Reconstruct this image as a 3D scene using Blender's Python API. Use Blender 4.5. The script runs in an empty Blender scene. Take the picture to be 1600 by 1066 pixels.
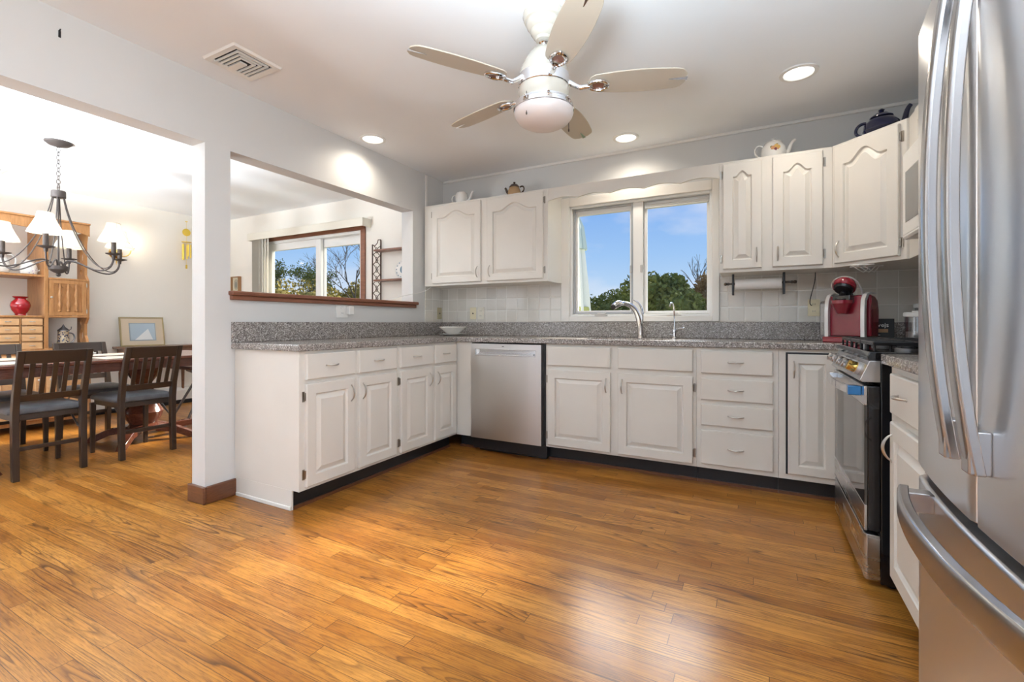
import bpy, bmesh, math, random
from mathutils import Vector, Matrix, noise as mnoise
random.seed(7)
S = bpy.context.scene
COL = S.collection
PI = math.pi
# ------------------------------------------------------------------ camera
cam = bpy.data.objects.new('camera', bpy.data.cameras.new('camera'))
COL.objects.link(cam)
cam.location = (0, 0, 1.03)
cam.rotation_euler = (math.radians(90), 0, math.radians(27.8))
cam.data.sensor_width = 36
cam.data.lens = 722 / 1600 * 36
cam.data.shift_y = -28 / 1600
cam.data.clip_start = 0.05
S.camera = cam
S.view_settings.view_transform = 'Standard'
S.view_settings.look = 'None'
S.view_settings.gamma = 1
S.view_settings.use_curve_mapping = False
S.view_settings.exposure = 0.08
# ------------------------------------------------------------------ sky
W = bpy.data.worlds.new('sky')
S.world = W
W.use_nodes = True
nt = W.node_tree
nt.nodes.clear()
def wn(t, **k):
    n = nt.nodes.new(t)
    for a, b in k.items(): setattr(n, a, b)
    return n
tc = wn('ShaderNodeTexCoord'); sp = wn('ShaderNodeSeparateXYZ')
nt.links.new(tc.outputs['Generated'], sp.inputs[0])
rp = wn('ShaderNodeValToRGB')
e = rp.color_ramp.elements
e[0].position = 0.0; e[0].color = (.66, .80, .93, 1)
e[1].position = .55; e[1].color = (.09, .26, .80, 1)
m_ = e.new(.14); m_.color = (.36, .58, .92, 1)
m_ = e.new(.30); m_.color = (.17, .38, .86, 1)
nt.links.new(sp.outputs['Z'], rp.inputs[0])
mp = wn('ShaderNodeMapping'); mp.inputs['Scale'].default_value = (2.2, 2.2, 5.0); mp.inputs['Location'].default_value = (.4, 1.3, .2)
nt.links.new(tc.outputs['Generated'], mp.inputs[0])
nz = wn('ShaderNodeTexNoise'); nz.inputs['Scale'].default_value = 1.5; nz.inputs['Detail'].default_value = 5; nz.inputs['Roughness'].default_value = .5
nt.links.new(mp.outputs[0], nz.inputs['Vector'])
r2 = wn('ShaderNodeValToRGB'); r2.color_ramp.elements[0].position = .46; r2.color_ramp.elements[1].position = .72
nt.links.new(nz.outputs['Fac'], r2.inputs[0])
mx = wn('ShaderNodeMixRGB'); mx.inputs['Color2'].default_value = (.86, .86, .94, 1)
nt.links.new(r2.outputs[0], mx.inputs['Fac']); nt.links.new(rp.outputs[0], mx.inputs['Color1'])
bg = wn('ShaderNodeBackground'); bg.inputs['Strength'].default_value = .98
nt.links.new(mx.outputs[0], bg.inputs['Color'])
wo = wn('ShaderNodeOutputWorld'); nt.links.new(bg.outputs[0], wo.inputs[0])

# ------------------------------------------------------------------ fill lamps added at unseen doors behind the camera, sun outdoors
def area(name, loc, rot, sx, sy, power, col):
    l = bpy.data.lights.new(name, 'AREA'); l.shape = 'RECTANGLE'; l.size = sx; l.size_y = sy; l.energy = power; l.color = col; l.spread = math.radians(140)
    o = bpy.data.objects.new(name, l); COL.objects.link(o); o.location = loc; o.rotation_euler = rot
    return o
R90 = math.radians(90)
area('fill_lamp_kitchen', (-.95, -2.32, 1.15), (R90, 0, PI), 1.9, 2.0, 5, (.97, .98, 1.0)).rotation_euler = (math.radians(138), 0, 0)
area('fill_lamp_side', (1.14, -.85, 1.1), (0, 0, 0), 1.7, 1.9, 72, (.97, .98, 1.0)).rotation_euler = (math.radians(118), 0, R90)  # added fill that brightens the peninsula fronts
area('fill_lamp_dining', (-4.7, -2.32, 1.15), (0, 0, 0), 2.6, 2.0, 30, (.98, .98, 1.0)).rotation_euler = (math.radians(135), 0, 0)
sun = bpy.data.lights.new('sun', 'SUN'); sun.energy = 11.0; sun.angle = math.radians(9); sun.color = (1, .90, .72)   # hazy low sun ahead of the camera
so = bpy.data.objects.new('sun', sun); COL.objects.link(so); so.rotation_euler = Vector((-.20, -.80, -.56)).to_track_quat('-Z', 'Y').to_euler()
cl = bpy.data.lights.new('sheen_sun', 'SUN'); cl.energy = 1.9; cl.angle = math.radians(22); cl.color = (.95, .97, 1)   # second sun added to put a sheen on the floor
co = bpy.data.objects.new('sheen_sun', cl); COL.objects.link(co); co.rotation_euler = Vector((.15, -.82, -.54)).to_track_quat('-Z', 'Y').to_euler()
def spot(name, loc, power, ang=115, blend=.7, col=(1, .90, .76), r=.05):
    l = bpy.data.lights.new(name, 'SPOT'); l.energy = power; l.spot_size = math.radians(ang); l.spot_blend = blend; l.color = col; l.shadow_soft_size = r
    o = bpy.data.objects.new(name, l); COL.objects.link(o); o.location = loc
    return o
# fill spots added behind the camera, bounced off the ceiling like flash
spot('bounce_fill_kitchen', (-.25, -.25, 1.25), 480, 112, .5, (.74, .88, 1.0), .25).rotation_euler = Vector((.08, .33, .93)).to_track_quat('-Z', 'Y').to_euler()
spot('bounce_fill_dining', (-4.7, -.25, 1.25), 1000, 130, .6, (.86, .94, 1.0), .25).rotation_euler = Vector((0, .35, .92)).to_track_quat('-Z', 'Y').to_euler()
def bulb_light(name, loc, power, r=.03, col=(1, .86, .66)):
    l = bpy.data.lights.new(name, 'POINT'); l.energy = power; l.color = col; l.shadow_soft_size = r
    o = bpy.data.objects.new(name, l); COL.objects.link(o); o.location = loc
    return o

# ------------------------------------------------------------------ materials
def M(name, col, rough=.5, metal=0, coat=0, alpha=None, emit=None, es=0, spec=None, trans=0, ior=None):
    m = bpy.data.materials.new(name); m.use_nodes = True
    b = m.node_tree.nodes['Principled BSDF']
    b.inputs['Base Color'].default_value = (*col, 1)
    b.inputs['Roughness'].default_value = rough
    b.inputs['Metallic'].default_value = metal
    b.inputs['Coat Weight'].default_value = coat
    if spec is not None: b.inputs['Specular IOR Level'].default_value = spec
    if emit: b.inputs['Emission Color'].default_value = (*emit, 1); b.inputs['Emission Strength'].default_value = es
    if trans: b.inputs['Transmission Weight'].default_value = trans
    if ior: b.inputs['IOR'].default_value = ior
    return m
class NT:
    def __init__(s, m): s.t = m.node_tree; s.b = s.t.nodes['Principled BSDF']
    def n(s, ty, ins=None, **k):
        x = s.t.nodes.new(ty)
        for a, b in k.items(): setattr(x, a, b)
        for a, b in (ins or {}).items():
            if hasattr(b, 'links') or isinstance(b, bpy.types.NodeSocket): s.t.links.new(b, x.inputs[a])
            else: x.inputs[a].default_value = b
        return x
    def math(s, op, a, b=None, c=None):
        x = s.t.nodes.new('ShaderNodeMath'); x.operation = op
        for i, v in enumerate((a, b, c)):
            if v is None: continue
            if isinstance(v, bpy.types.NodeSocket): s.t.links.new(v, x.inputs[i])
            else: x.inputs[i].default_value = v
        return x.outputs[0]
    def ramp(s, fac, stops, interp='LINEAR'):
        x = s.t.nodes.new('ShaderNodeValToRGB'); s.t.links.new(fac, x.inputs[0]); cr = x.color_ramp; cr.interpolation = interp
        cr.elements[0].position = stops[0][0]; cr.elements[0].color = (*stops[0][1], 1)
        cr.elements[1].position = stops[-1][0]; cr.elements[1].color = (*stops[-1][1], 1)
        for p, c in stops[1:-1]:
            q = cr.elements.new(p); q.color = (*c, 1)
        return x.outputs[0]
    def mix(s, fac, a, b, bt='MIX'):
        x = s.t.nodes.new('ShaderNodeMixRGB'); x.blend_type = bt
        for k, v in (('Fac', fac), ('Color1', a), ('Color2', b)):
            if isinstance(v, bpy.types.NodeSocket): s.t.links.new(v, x.inputs[k])
            elif isinstance(v, tuple): x.inputs[k].default_value = (*v, 1)
            else: x.inputs[k].default_value = v
        return x.outputs[0]
    def link(s, a, name): s.t.links.new(a, s.b.inputs[name])
    def bump(s, h, strength=.2, dist=.002):
        x = s.n('ShaderNodeBump', {'Height': h, 'Strength': strength, 'Distance': dist}); s.link(x.outputs[0], 'Normal')
    def pos(s): return s.n('ShaderNodeNewGeometry').outputs['Position']
    def obj(s): return s.n('ShaderNodeTexCoord').outputs['Object']
    def scaled(s, v, sc, loc=(0, 0, 0), rot=(0, 0, 0)): return s.n('ShaderNodeMapping', {'Vector': v, 'Scale': sc, 'Location': loc, 'Rotation': rot}).outputs[0]
    def noise(s, v, scale, detail=2, rough=.5, dist=0): return s.n('ShaderNodeTexNoise', {'Vector': v, 'Scale': scale, 'Detail': detail, 'Roughness': rough, 'Distortion': dist}).outputs['Fac']

def paint(name, col, rough, amp=.04, bs=.05, sc=60):
    m = M(name, col, rough); t = NT(m); p = t.pos()
    f = t.noise(p, 3, 3)
    t.link(t.ramp(f, [(.3, tuple(c * (1 - amp) for c in col)), (.7, col)]), 'Base Color')
    t.bump(t.noise(p, sc, 3), bs, .001)
    return m
m_wall = paint('wall_paint', (.64, .635, .62), .6, .02)
m_wall_d = paint('cream_wall_paint', (.86, .82, .75), .6, .02)
m_ceil = paint('ceiling_paint', (.88, .90, .92), .7, .015)
m_cab = paint('cabinet_paint', (.73, .70, .645), .38, .05, .08, 25)
m_trimw = paint('white_trim_paint', (.80, .78, .74), .35, .02)
m_blackkick = paint('black_kick_vinyl', (.012, .014, .016), .3)
m_dwood = M('cherry_stained_wood', (.12, .04, .022), .35, coat=.2)
m_vinyl = M('white_vinyl', (.82, .82, .80), .35)
m_alum = M('grey_aluminium', (.42, .43, .44), .35, .6)
m_nickel = M('brushed_nickel', (.55, .52, .48), .28, 1)
m_chrome = M('chrome', (.80, .80, .82), .07, 1)
m_blackp = M('black_plastic', (.012, .012, .014), .35)
m_blackg = M('black_gloss', (.008, .008, .010), .08, coat=.3)
m_iron = M('cast_iron', (.02, .02, .022), .25, .3)
m_whitep = M('white_plastic', (.80, .79, .76), .35)
m_ivory = M('ivory_plastic', (.72, .64, .44), .4)
m_beigep = M('almond_plastic', (.70, .66, .56), .4)
m_ceramic = M('white_ceramic', (.82, .80, .76), .12, coat=.5)
m_red = M('red_glossy_plastic', (.22, .008, .02), .2, coat=.5)
m_silver = M('silver_plastic', (.62, .62, .62), .3, .5)
m_navy = M('navy_glaze', (.008, .010, .045), .08, coat=.6)
m_brass = M('polished_brass', (.80, .55, .16), .18, 1)
m_gold = M('yellow_brass_sheet', (.85, .62, .10), .3, .7)
m_bronze = M('dark_bronze', (.075, .062, .058), .5, .6)
m_fanb = M('cream_fan_enamel', (.62, .58, .50), .25, coat=.4)
m_redglass = M('ruby_glaze', (.30, .005, .012), .06, coat=.6)
m_chairw = M('espresso_wood', (.030, .017, .011), .35, coat=.15)
m_metalgrey = M('folding_bracket_metal', (.25, .25, .26), .4, 1)
m_hinge = M('antique_nickel_hinge', (.34, .31, .27), .3, 1)
m_bulb = M('lit_bulb', (1, 1, 1), .4, emit=(1, .88, .70), es=9)
m_can = M('lit_downlight_lens', (1, 1, 1), .4, emit=(1, .97, .90), es=3.2)
m_duct = M('dark_duct', (.02, .02, .022), .8)
m_frost = M('frosted_glass_shade', (.78, .72, .70), .28, coat=.2)
m_clear = M('clear_plastic', (.75, .76, .78), .08, spec=.6)
m_blue = M('blue_protective_film', (.02, .16, .40), .15, coat=.3)
m_paper = M('paper_white', (.84, .83, .81), .8)
m_blade_metal = m_chrome

def thin_glass(name, tint=(1, 1, 1), refl=.09, rough=.0):
    m = bpy.data.materials.new(name); m.use_nodes = True; t = m.node_tree; t.nodes.clear()
    o = t.nodes.new('ShaderNodeOutputMaterial'); a = t.nodes.new('ShaderNodeBsdfTransparent'); g = t.nodes.new('ShaderNodeBsdfGlossy')
    a.inputs[0].default_value = (*tint, 1); g.inputs['Roughness'].default_value = rough
    x = t.nodes.new('ShaderNodeMixShader'); x.inputs[0].default_value = refl
    t.links.new(a.outputs[0], x.inputs[1]); t.links.new(g.outputs[0], x.inputs[2]); t.links.new(x.outputs[0], o.inputs[0])
    return m
m_glass = thin_glass('window_glass', (.97, .98, .98), .005)
m_jar = thin_glass('clear_canister_plastic', (.80, .81, .83), .16, .05)
m_tank = thin_glass('smoked_tank_plastic', (.62, .62, .66), .2, .05)

def cloth_trans(name, col, tr=.5):
    m = bpy.data.materials.new(name); m.use_nodes = True; t = m.node_tree; t.nodes.clear()
    o = t.nodes.new('ShaderNodeOutputMaterial'); d = t.nodes.new('ShaderNodeBsdfDiffuse'); g = t.nodes.new('ShaderNodeBsdfTranslucent')
    d.inputs[0].default_value = (*col, 1); g.inputs[0].default_value = (*col, 1)
    x = t.nodes.new('ShaderNodeMixShader'); x.inputs[0].default_value = tr
    t.links.new(d.outputs[0], x.inputs[1]); t.links.new(g.outputs[0], x.inputs[2]); t.links.new(x.outputs[0], o.inputs[0])
    return m
m_shade = cloth_trans('ivory_lamp_shade_fabric', (.86, .80, .68), .45)
m_blind = cloth_trans('vertical_blind_vinyl', (.84, .81, .74), .3)

# oak strip floor: 57 mm boards running along X
m_floor = M('oak_strip_floor', (.4, .2, .08), .25, coat=.18, spec=.22)
m_floor.node_tree.nodes['Principled BSDF'].inputs['Coat Roughness'].default_value = .2
m_floor.node_tree.nodes['Principled BSDF'].inputs['Coat IOR'].default_value = 1.6
t = NT(m_floor); P = t.pos(); sx = t.n('ShaderNodeSeparateXYZ', {0: P}).outputs
PX, PY = sx['X'], sx['Y']
Wd = .057
row = t.math('FLOOR', t.math('DIVIDE', PY, Wd))
rr = t.n('ShaderNodeTexWhiteNoise', {'W': row}, noise_dimensions='1D').outputs['Value']
xs = t.math('ADD', t.math('DIVIDE', PX, .95), t.math('MULTIPLY', rr, 17.3))
colm = t.math('FLOOR', xs)
idv = t.n('ShaderNodeCombineXYZ', {0: row, 1: colm}).outputs[0]
wnz = t.n('ShaderNodeTexWhiteNoise', {'Vector': idv}, noise_dimensions='3D').outputs
bid = wnz['Value']; bcol = wnz['Color']
off = t.n('ShaderNodeVectorMath', {0: bcol, 1: (37., 19., 53.)}, operation='MULTIPLY').outputs[0]
gv = t.n('ShaderNodeVectorMath', {0: P, 1: off}, operation='ADD').outputs[0]
n1 = t.noise(t.scaled(gv, (.40, 7.5, 1)), 1.0, 2, .35, .05)
rings = t.math('FRACT', t.math('MULTIPLY', n1, 36))
ringm = t.ramp(rings, [(0, (1, 1, 1)), (.20, (.45, .45, .45)), (.5, (0, 0, 0)), (.92, (.05, .05, .05)), (1, (1, 1, 1))])
pores = t.noise(t.scaled(gv, (16, 300, 1)), 1.0, 3, .7)
fine = t.noise(t.scaled(gv, (5, 130, 1)), 1.0, 4, .7)
finem = t.ramp(fine, [(.36, (1, 1, 1)), (.56, (0, 0, 0))])
porem = t.ramp(pores, [(.36, (1, 1, 1)), (.47, (0, 0, 0))])
rmask = t.ramp(t.noise(t.scaled(gv, (1.4, 5, 1)), 1.0, 2, .5), [(.38, (.12, .12, .12)), (.62, (1, 1, 1))])
blot = t.noise(t.scaled(P, (.9, 1.5, 1)), 1.7, 4, .65)
BW = lambda c_: t.n('ShaderNodeRGBToBW', {0: c_}).outputs[0]
base = t.ramp(bid, [(0, (.30, .112, .014)), (.3, (.42, .171, .025)), (.7, (.52, .235, .045)), (1, (.35, .132, .017))])
c1 = t.mix(t.math('MULTIPLY', BW(finem), .6), base, (.22, .085, .020))
c1 = t.mix(t.math('MULTIPLY', BW(porem), .55), c1, (.12, .045, .012))
c2 = t.mix(t.math('MULTIPLY', t.math('MULTIPLY', BW(ringm), BW(rmask)), .95), c1, (.085, .030, .009))
c3 = t.mix(t.ramp(blot, [(.36, (.75, .75, .75)), (.56, (0, 0, 0))]), c2, t.mix(1.0, c2, (.66, .56, .46), 'MULTIPLY'))
fy = t.math('FRACT', t.math('DIVIDE', PY, Wd)); fx = t.math('FRACT', xs)
ey = t.math('MINIMUM', fy, t.math('SUBTRACT', 1, fy)); ex = t.math('MINIMUM', fx, t.math('SUBTRACT', 1, fx))
gap = t.math('MAXIMUM', t.math('LESS_THAN', ey, .017), t.math('LESS_THAN', ex, .0013))
c4 = t.mix(t.math('MULTIPLY', gap, .75), c3, (.045, .018, .006))
t.link(c4, 'Base Color')
t.link(t.math('ADD', .23, t.math('MULTIPLY', blot, .16)), 'Roughness')
h = t.math('SUBTRACT', t.math('MULTIPLY', fine, .25), t.math('MULTIPLY', gap, .8))
hh = t.math('ADD', h, t.math('MULTIPLY', t.math('ADD', bid, t.noise(P, 7, 1)), .35))
t.bump(hh, .22, .0012)

def wood(name, ca, cb, scale=(1, 1, 1), rough=.35, bs=.1, coat=.1):
    m = M(name, ca, rough, coat=coat); t = NT(m); v = t.scaled(t.obj(), scale)
    n_ = t.noise(v, 6, 4, .6, .6)
    t.link(t.ramp(n_, [(.3, ca), (.7, cb)]), 'Base Color'); t.bump(n_, bs, .001)
    return m
m_trimwood = wood('brown_stained_trim', (.16, .055, .028), (.26, .10, .05), (1, .6, 14), .35)
m_basewood = wood('brown_baseboard_wood', (.09, .030, .012), (.15, .055, .024), (3, 3, 20), .3)
m_hutch = wood('honey_pine_wood', (.33, .145, .045), (.46, .225, .085), (10, 10, 1.5), .4)
m_hutchl = wood('light_pine_wood', (.55, .31, .14), (.66, .40, .20), (3, 1.5, 10), .4)
m_tablew = wood('mahogany_wood', (.085, .025, .015), (.15, .05, .03), (10, 1.5, 10), .18, .03, .4)
m_sidew = wood('walnut_wood', (.13, .05, .025), (.2, .085, .04), (10, 2, 10), .3)

# speckled grey stone-look counter
m_stone = M('speckled_grey_counter', (.3, .28, .26), .22, coat=.15)
t = NT(m_stone); p = t.pos()
v1 = t.n('ShaderNodeTexVoronoi', {'Vector': p, 'Scale': 230.}).outputs['Color']
v2 = t.n('ShaderNodeTexVoronoi', {'Vector': p, 'Scale': 110.}).outputs['Color']
b1 = t.n('ShaderNodeSeparateColor', {0: v1}).outputs[0]; b2 = t.n('ShaderNodeSeparateColor', {0: v2}).outputs[1]
c = t.ramp(b1, [(0, (.055, .045, .04)), (.16, (.17, .145, .13)), (.5, (.26, .235, .215)), (.84, (.33, .30, .28)), (.9, (.56, .53, .50)), (1, (.62, .58, .55))])
c = t.mix(t.ramp(b2, [(.9, (0, 0, 0)), (.93, (.7, .7, .7))]), c, (.10, .08, .075))
t.link(c, 'Base Color')

# glazed 4 1/4 inch tiles
m_tile = M('glazed_cream_tile', (.68, .65, .60), .14, coat=.3)
t = NT(m_tile); p = t.pos(); q = t.n('ShaderNodeSeparateXYZ', {0: p}).outputs
uu = t.math('SUBTRACT', q['X'], q['Y'])
TX = t.math('DIVIDE', uu, .1095); TZ = t.math('DIVIDE', t.math('SUBTRACT', q['Z'], 1.0385), .1095)
fx = t.math('FRACT', TX); fz = t.math('FRACT', TZ)
e1 = t.math('MINIMUM', t.math('MINIMUM', fx, t.math('SUBTRACT', 1, fx)), t.math('MINIMUM', fz, t.math('SUBTRACT', 1, fz)))
gr = t.math('LESS_THAN', e1, .016)
tid = t.n('ShaderNodeCombineXYZ', {0: t.math('FLOOR', TX), 1: t.math('FLOOR', TZ)}).outputs[0]
tv = t.n('ShaderNodeTexWhiteNoise', {'Vector': tid}, noise_dimensions='3D').outputs['Value']
tcol = t.ramp(tv, [(0, (.60, .57, .51)), (1, (.70, .67, .61))])
t.link(t.mix(gr, tcol, (.80, .78, .73)), 'Base Color')
wv = t.noise(p, 28, 2, .4, .5)
t.bump(t.math('ADD', t.math('MULTIPLY', wv, 1.0), t.math('MINIMUM', t.math('MULTIPLY', e1, 14), 1)), .35, .003)
t.link(t.math('ADD', .1, t.math('MULTIPLY', gr, .5)), 'Roughness')

def steel(name, sc, col=(.60, .60, .61), r0=.20, r1=.34, rot=0.0):
    m = M(name, col, .27, 1); t = NT(m); p = t.pos()
    n_ = t.noise(t.scaled(p, sc), 1, 3, .6)
    t.link(t.ramp(n_, [(.3, (r0,) * 3), (.7, (r1,) * 3)]), 'Roughness')
    tg = t.n('ShaderNodeTangent', direction_type='RADIAL', axis='Z'); t.link(tg.outputs[0], 'Tangent'); t.b.inputs['Anisotropic'].default_value = .75; t.b.inputs['Anisotropic Rotation'].default_value = rot
    return m
m_steel_v = steel('brushed_stainless_vertical', (14, 14, 1), (.64, .63, .62), .30, .36, .25)
m_steel_h = steel('brushed_stainless_horizontal', (2, 2, 30), (.60, .60, .61), .24, .29, .25)
m_fridge = steel('brushed_stainless_fridge', (2, 2, 14), (.82, .82, .83), .28, .31, .25)
m_handle = steel('satin_steel_handle', (2, 2, 2), (.50, .50, .51), .22, .25, .25)

m_leather = M('grey_vinyl_upholstery', (.075, .075, .08), .42)
t = NT(m_leather); t.bump(t.noise(t.obj(), 30, 4, .7), .4, .004)
n_ = t.noise(t.obj(), 14, 3); t.link(t.ramp(n_, [(.3, (.06, .06, .066)), (.7, (.11, .11, .118))]), 'Base Color')

def dotted(name, colr, dot, scale, th=.16):
    m = M(name, colr, .2, coat=.3); t = NT(m)
    d = t.n('ShaderNodeTexVoronoi', {'Vector': t.obj(), 'Scale': scale}).outputs['Distance']
    t.link(t.ramp(d, [(th - .02, dot), (th, colr)]), 'Base Color'); return m
m_dots = dotted('floral_dotted_ceramic', (.80, .80, .77), (.35, .28, .45), 38, .22)
m_stein = dotted('patterned_stoneware', (.42, .33, .22), (.03, .035, .07), 55, .42)
m_brownglaze = M('tan_glaze', (.45, .28, .14), .25, coat=.3)
m_darkbrown = M('dark_brown_glaze', (.045, .02, .012), .15, coat=.4)
m_fan_blade = M('cream_fan_blade', (.54, .48, .39), .38)
m_leaf = {}
def leafmat(name, a, b):
    m = M(name, a, .9, spec=.05); t = NT(m); n_ = t.noise(t.pos(), 4.0, 3, .7)
    wn_ = t.n('ShaderNodeTexWhiteNoise', {'Vector': t.n('ShaderNodeVectorMath', {0: t.pos(), 1: (7., 7., 7.)}, operation='MULTIPLY').outputs[0]}).outputs['Value']
    t.link(t.ramp(n_, [(.3, a), (.7, b)]), 'Base Color'); return m
m_leaf1 = leafmat('dark_olive_leaves', (.07, .11, .035), (.24, .26, .085))
m_leaf2 = leafmat('olive_brown_leaves', (.20, .17, .045), (.40, .33, .11))
m_leaf3 = leafmat('russet_leaves', (.20, .13, .06), (.34, .24, .11))
m_bark = M('grey_bark', (.10, .085, .07), .9)
m_grass = paint('winter_grass', (.16, .17, .06), .9, .4, .5, 40)
m_umb = M('pale_green_canvas', (.55, .66, .60), .8)
m_umbw = M('faded_canvas', (.75, .80, .76), .8)

# ------------------------------------------------------------------ mesh helpers
WM = {}
class MB:
    def __init__(s, mtx=None): s.bm = bmesh.new(); s.M = mtx or Matrix.Identity(4)
    def v(s, *p): return s.bm.verts.new(s.M @ Vector(p))
    def f(s, vs):
        try: return s.bm.faces.new(vs)
        except ValueError: return None
    def box(s, x0, y0, z0, x1, y1, z1):
        a = [s.v(x, y, z) for z in (z0, z1) for (x, y) in ((x0, y0), (x1, y0), (x1, y1), (x0, y1))]
        for q in ((3, 2, 1, 0), (4, 5, 6, 7), (0, 1, 5, 4), (1, 2, 6, 5), (2, 3, 7, 6), (3, 0, 4, 7)): s.f([a[i] for i in q])
        return s
    def prism(s, pts, h0, h1, axis='z'):
        def mk(a, b, h): return {'z': (a, b, h), 'y': (a, h, b), 'x': (h, a, b)}[axis]
        A = [s.v(*mk(a, b, h0)) for a, b in pts]; B = [s.v(*mk(a, b, h1)) for a, b in pts]
        s.f(A[::-1]); s.f(B); n = len(pts)
        for i in range(n): s.f([A[i], A[(i + 1) % n], B[(i + 1) % n], B[i]])
        return s
    def loops(s, L, cap0=True, cap1=True, closed=True):
        R = [[s.v(*p) for p in l] for l in L]; n = len(R[0])
        for a, b in zip(R, R[1:]):
            for i in range(n if closed else n - 1):
                j = (i + 1) % n; s.f([a[i], a[j], b[j], b[i]])
        if cap0: s.f(R[0][::-1])
        if cap1: s.f(R[-1])
        return s
    def lathe(s, prof, c=(0, 0, 0), n=28, axis=(0, 0, 1), cap=True, ang=None, sx=1, sy=1):
        q = Vector((0, 0, 1)).rotation_difference(Vector(axis)); c = Vector(c); L = []
        for r, z in prof:
            L.append([tuple(c + q @ Vector((max(r, 1e-4) * sx * math.cos(2 * PI * i / n), max(r, 1e-4) * sy * math.sin(2 * PI * i / n), z))) for i in range(n)])
        return s.loops(L, cap, cap)
    def cyl(s, a, b, r, n=16, r2=None):
        a = Vector(a); b = Vector(b); d = b - a
        return s.lathe([(r, 0), (r if r2 is None else r2, d.length)], a, n, d)
    def tube(s, pts, r, n=10, flat=1, up=None):
        pts = [Vector(p) for p in pts]; k = len(pts); rs = r if isinstance(r, (list, tuple)) else [r] * k; L = []; last = None
        for i, p in enumerate(pts):
            d = (pts[min(i + 1, k - 1)] - pts[max(i - 1, 0)]).normalized()
            if up is not None: nrm = Vector(up)
            elif last is None: nrm = Vector((0, 0, 1)) if abs(d.z) < .9 else Vector((1, 0, 0))
            else: nrm = last
            nrm = (nrm - d * nrm.dot(d)).normalized(); last = nrm; bi = d.cross(nrm)
            L.append([tuple(p + nrm * math.cos(2 * PI * j / n) * rs[i] * flat + bi * math.sin(2 * PI * j / n) * rs[i]) for j in range(n)])
        return s.loops(L)
    def sphere(s, c, r, n=16, m=10, sz=1):
        return s.lathe([(r * math.sin(PI * i / m), -r * sz * math.cos(PI * i / m)) for i in range(m + 1)], c, n)
    def build(s, name, mat, parent=None, bevel=0, smooth=True, seg=2, world=True, ang=35):
        bm = s.bm; bmesh.ops.recalc_face_normals(bm, faces=bm.faces)
        me = bpy.data.meshes.new(name)
        o = bpy.data.objects.new(name, me); COL.objects.link(o)
        mw = Matrix.Identity(4)
        if parent is not None:
            o.parent = parent; mw = WM.get(parent.name, Matrix.Identity(4))
            if world: bmesh.ops.transform(bm, matrix=mw.inverted(), verts=bm.verts)
        WM[o.name] = mw
        bm.to_mesh(me); bm.free()
        for mm in (mat if isinstance(mat, (list, tuple)) else [mat]): me.materials.append(mm)
        if bevel:
            b = o.modifiers.new('bevel', 'BEVEL'); b.width = bevel; b.segments = seg; b.limit_method = 'ANGLE'; b.angle_limit = math.radians(40)
        if smooth:
            me.polygons.foreach_set('use_smooth', [True] * len(me.polygons))
            try: me.set_sharp_from_angle(angle=math.radians(ang))
            except Exception: pass
            if bevel:
                w = o.modifiers.new('wn', 'WEIGHTED_NORMAL'); w.keep_sharp = True
        return o
def thing(name, label, cat, loc=(0, 0, 0), rz=0, group=None):
    o = bpy.data.objects.new(name, None); COL.objects.link(o); o.location = loc; o.rotation_euler = (0, 0, rz); o.empty_display_size = .05
    WM[o.name] = Matrix.Translation(loc) @ Matrix.Rotation(rz, 4, 'Z')
    return tag(o, label, cat, group)
def tag(o, label=None, cat=None, group=None, kind=None):
    if label: o['label'] = label
    if cat: o['category'] = cat
    if group: o['group'] = group
    if kind: o['kind'] = kind
    return o
def struct(name, mb, mat, bevel=0, label=None): return tag(mb.build(name, mat, None, bevel), label, kind='structure')
def copy_tree(o, parent=None):
    c = o.copy(); COL.objects.link(c); c.parent = parent; WM[c.name] = WM.get(o.name)
    for ch in list(o.children): copy_tree(ch, c)
    return c
def arc(p0, p1, out, n=9, pw=1.0):
    p0 = Vector(p0); p1 = Vector(p1); out = Vector(out)
    return [p0.lerp(p1, i / (n - 1)) + out * math.sin(PI * i / (n - 1)) ** pw for i in range(n)]
def bez(p, n=12):
    p = [Vector(q) for q in p]; r = []
    for i in range(n + 1):
        t_ = i / n; q = list(p)
        while len(q) > 1: q = [a.lerp(b, t_) for a, b in zip(q, q[1:])]
        r.append(q[0])
    return r

# ------------------------------------------------------------------ room shell
XL, XR, YB, YF, ZC = -2.77, 1.05, 3.77, -2.2, 2.44
XD, XI = -6.575, -2.90
fl = MB().box(XD - .15, YF - .15, -.08, XR + .15, YB + .18, 0)
tag(fl.build('floor', m_floor, smooth=False), kind='structure', label='honey oak strip floor of narrow glossy boards')
struct('ceiling', MB().box(XD - .15, YF - .15, ZC, XR + .15, YB + .18, ZC + .1), m_ceil, label='flat white ceiling')
# back (exterior) wall, with the sink window hole and the dining window hole
KW = (-1.42, -.288, 1.085, 2.03)       # kitchen window opening
DW = (-5.62, -3.90, .95, 2.07)         # dining window opening
def wall_y(name, mat, x0, x1, y0, y1, hole=None, label=None):
    b = MB()
    if hole:
        a, c, d, e_ = hole
        b.box(x0, y0, 0, a, y1, ZC).box(c, y0, 0, x1, y1, ZC).box(a, y0, 0, c, y1, d).box(a, y0, e_, c, y1, ZC)
    else: b.box(x0, y0, 0, x1, y1, ZC)
    return struct(name, b, mat, label=label)
wall_y('wall_back', m_wall, XL - .065, XR + .15, YB, YB + .16, KW, 'pale grey wall above the back cabinets around the sink window')
wall_y('wall_dining_back', m_wall_d, XD - .15, XL - .065, YB + .02, YB + .16, DW, 'cream dining room wall around the wide window')
RD = (-1.70, 0.0, 2.06)   # unseen side door opening added in the right wall for its light
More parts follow.
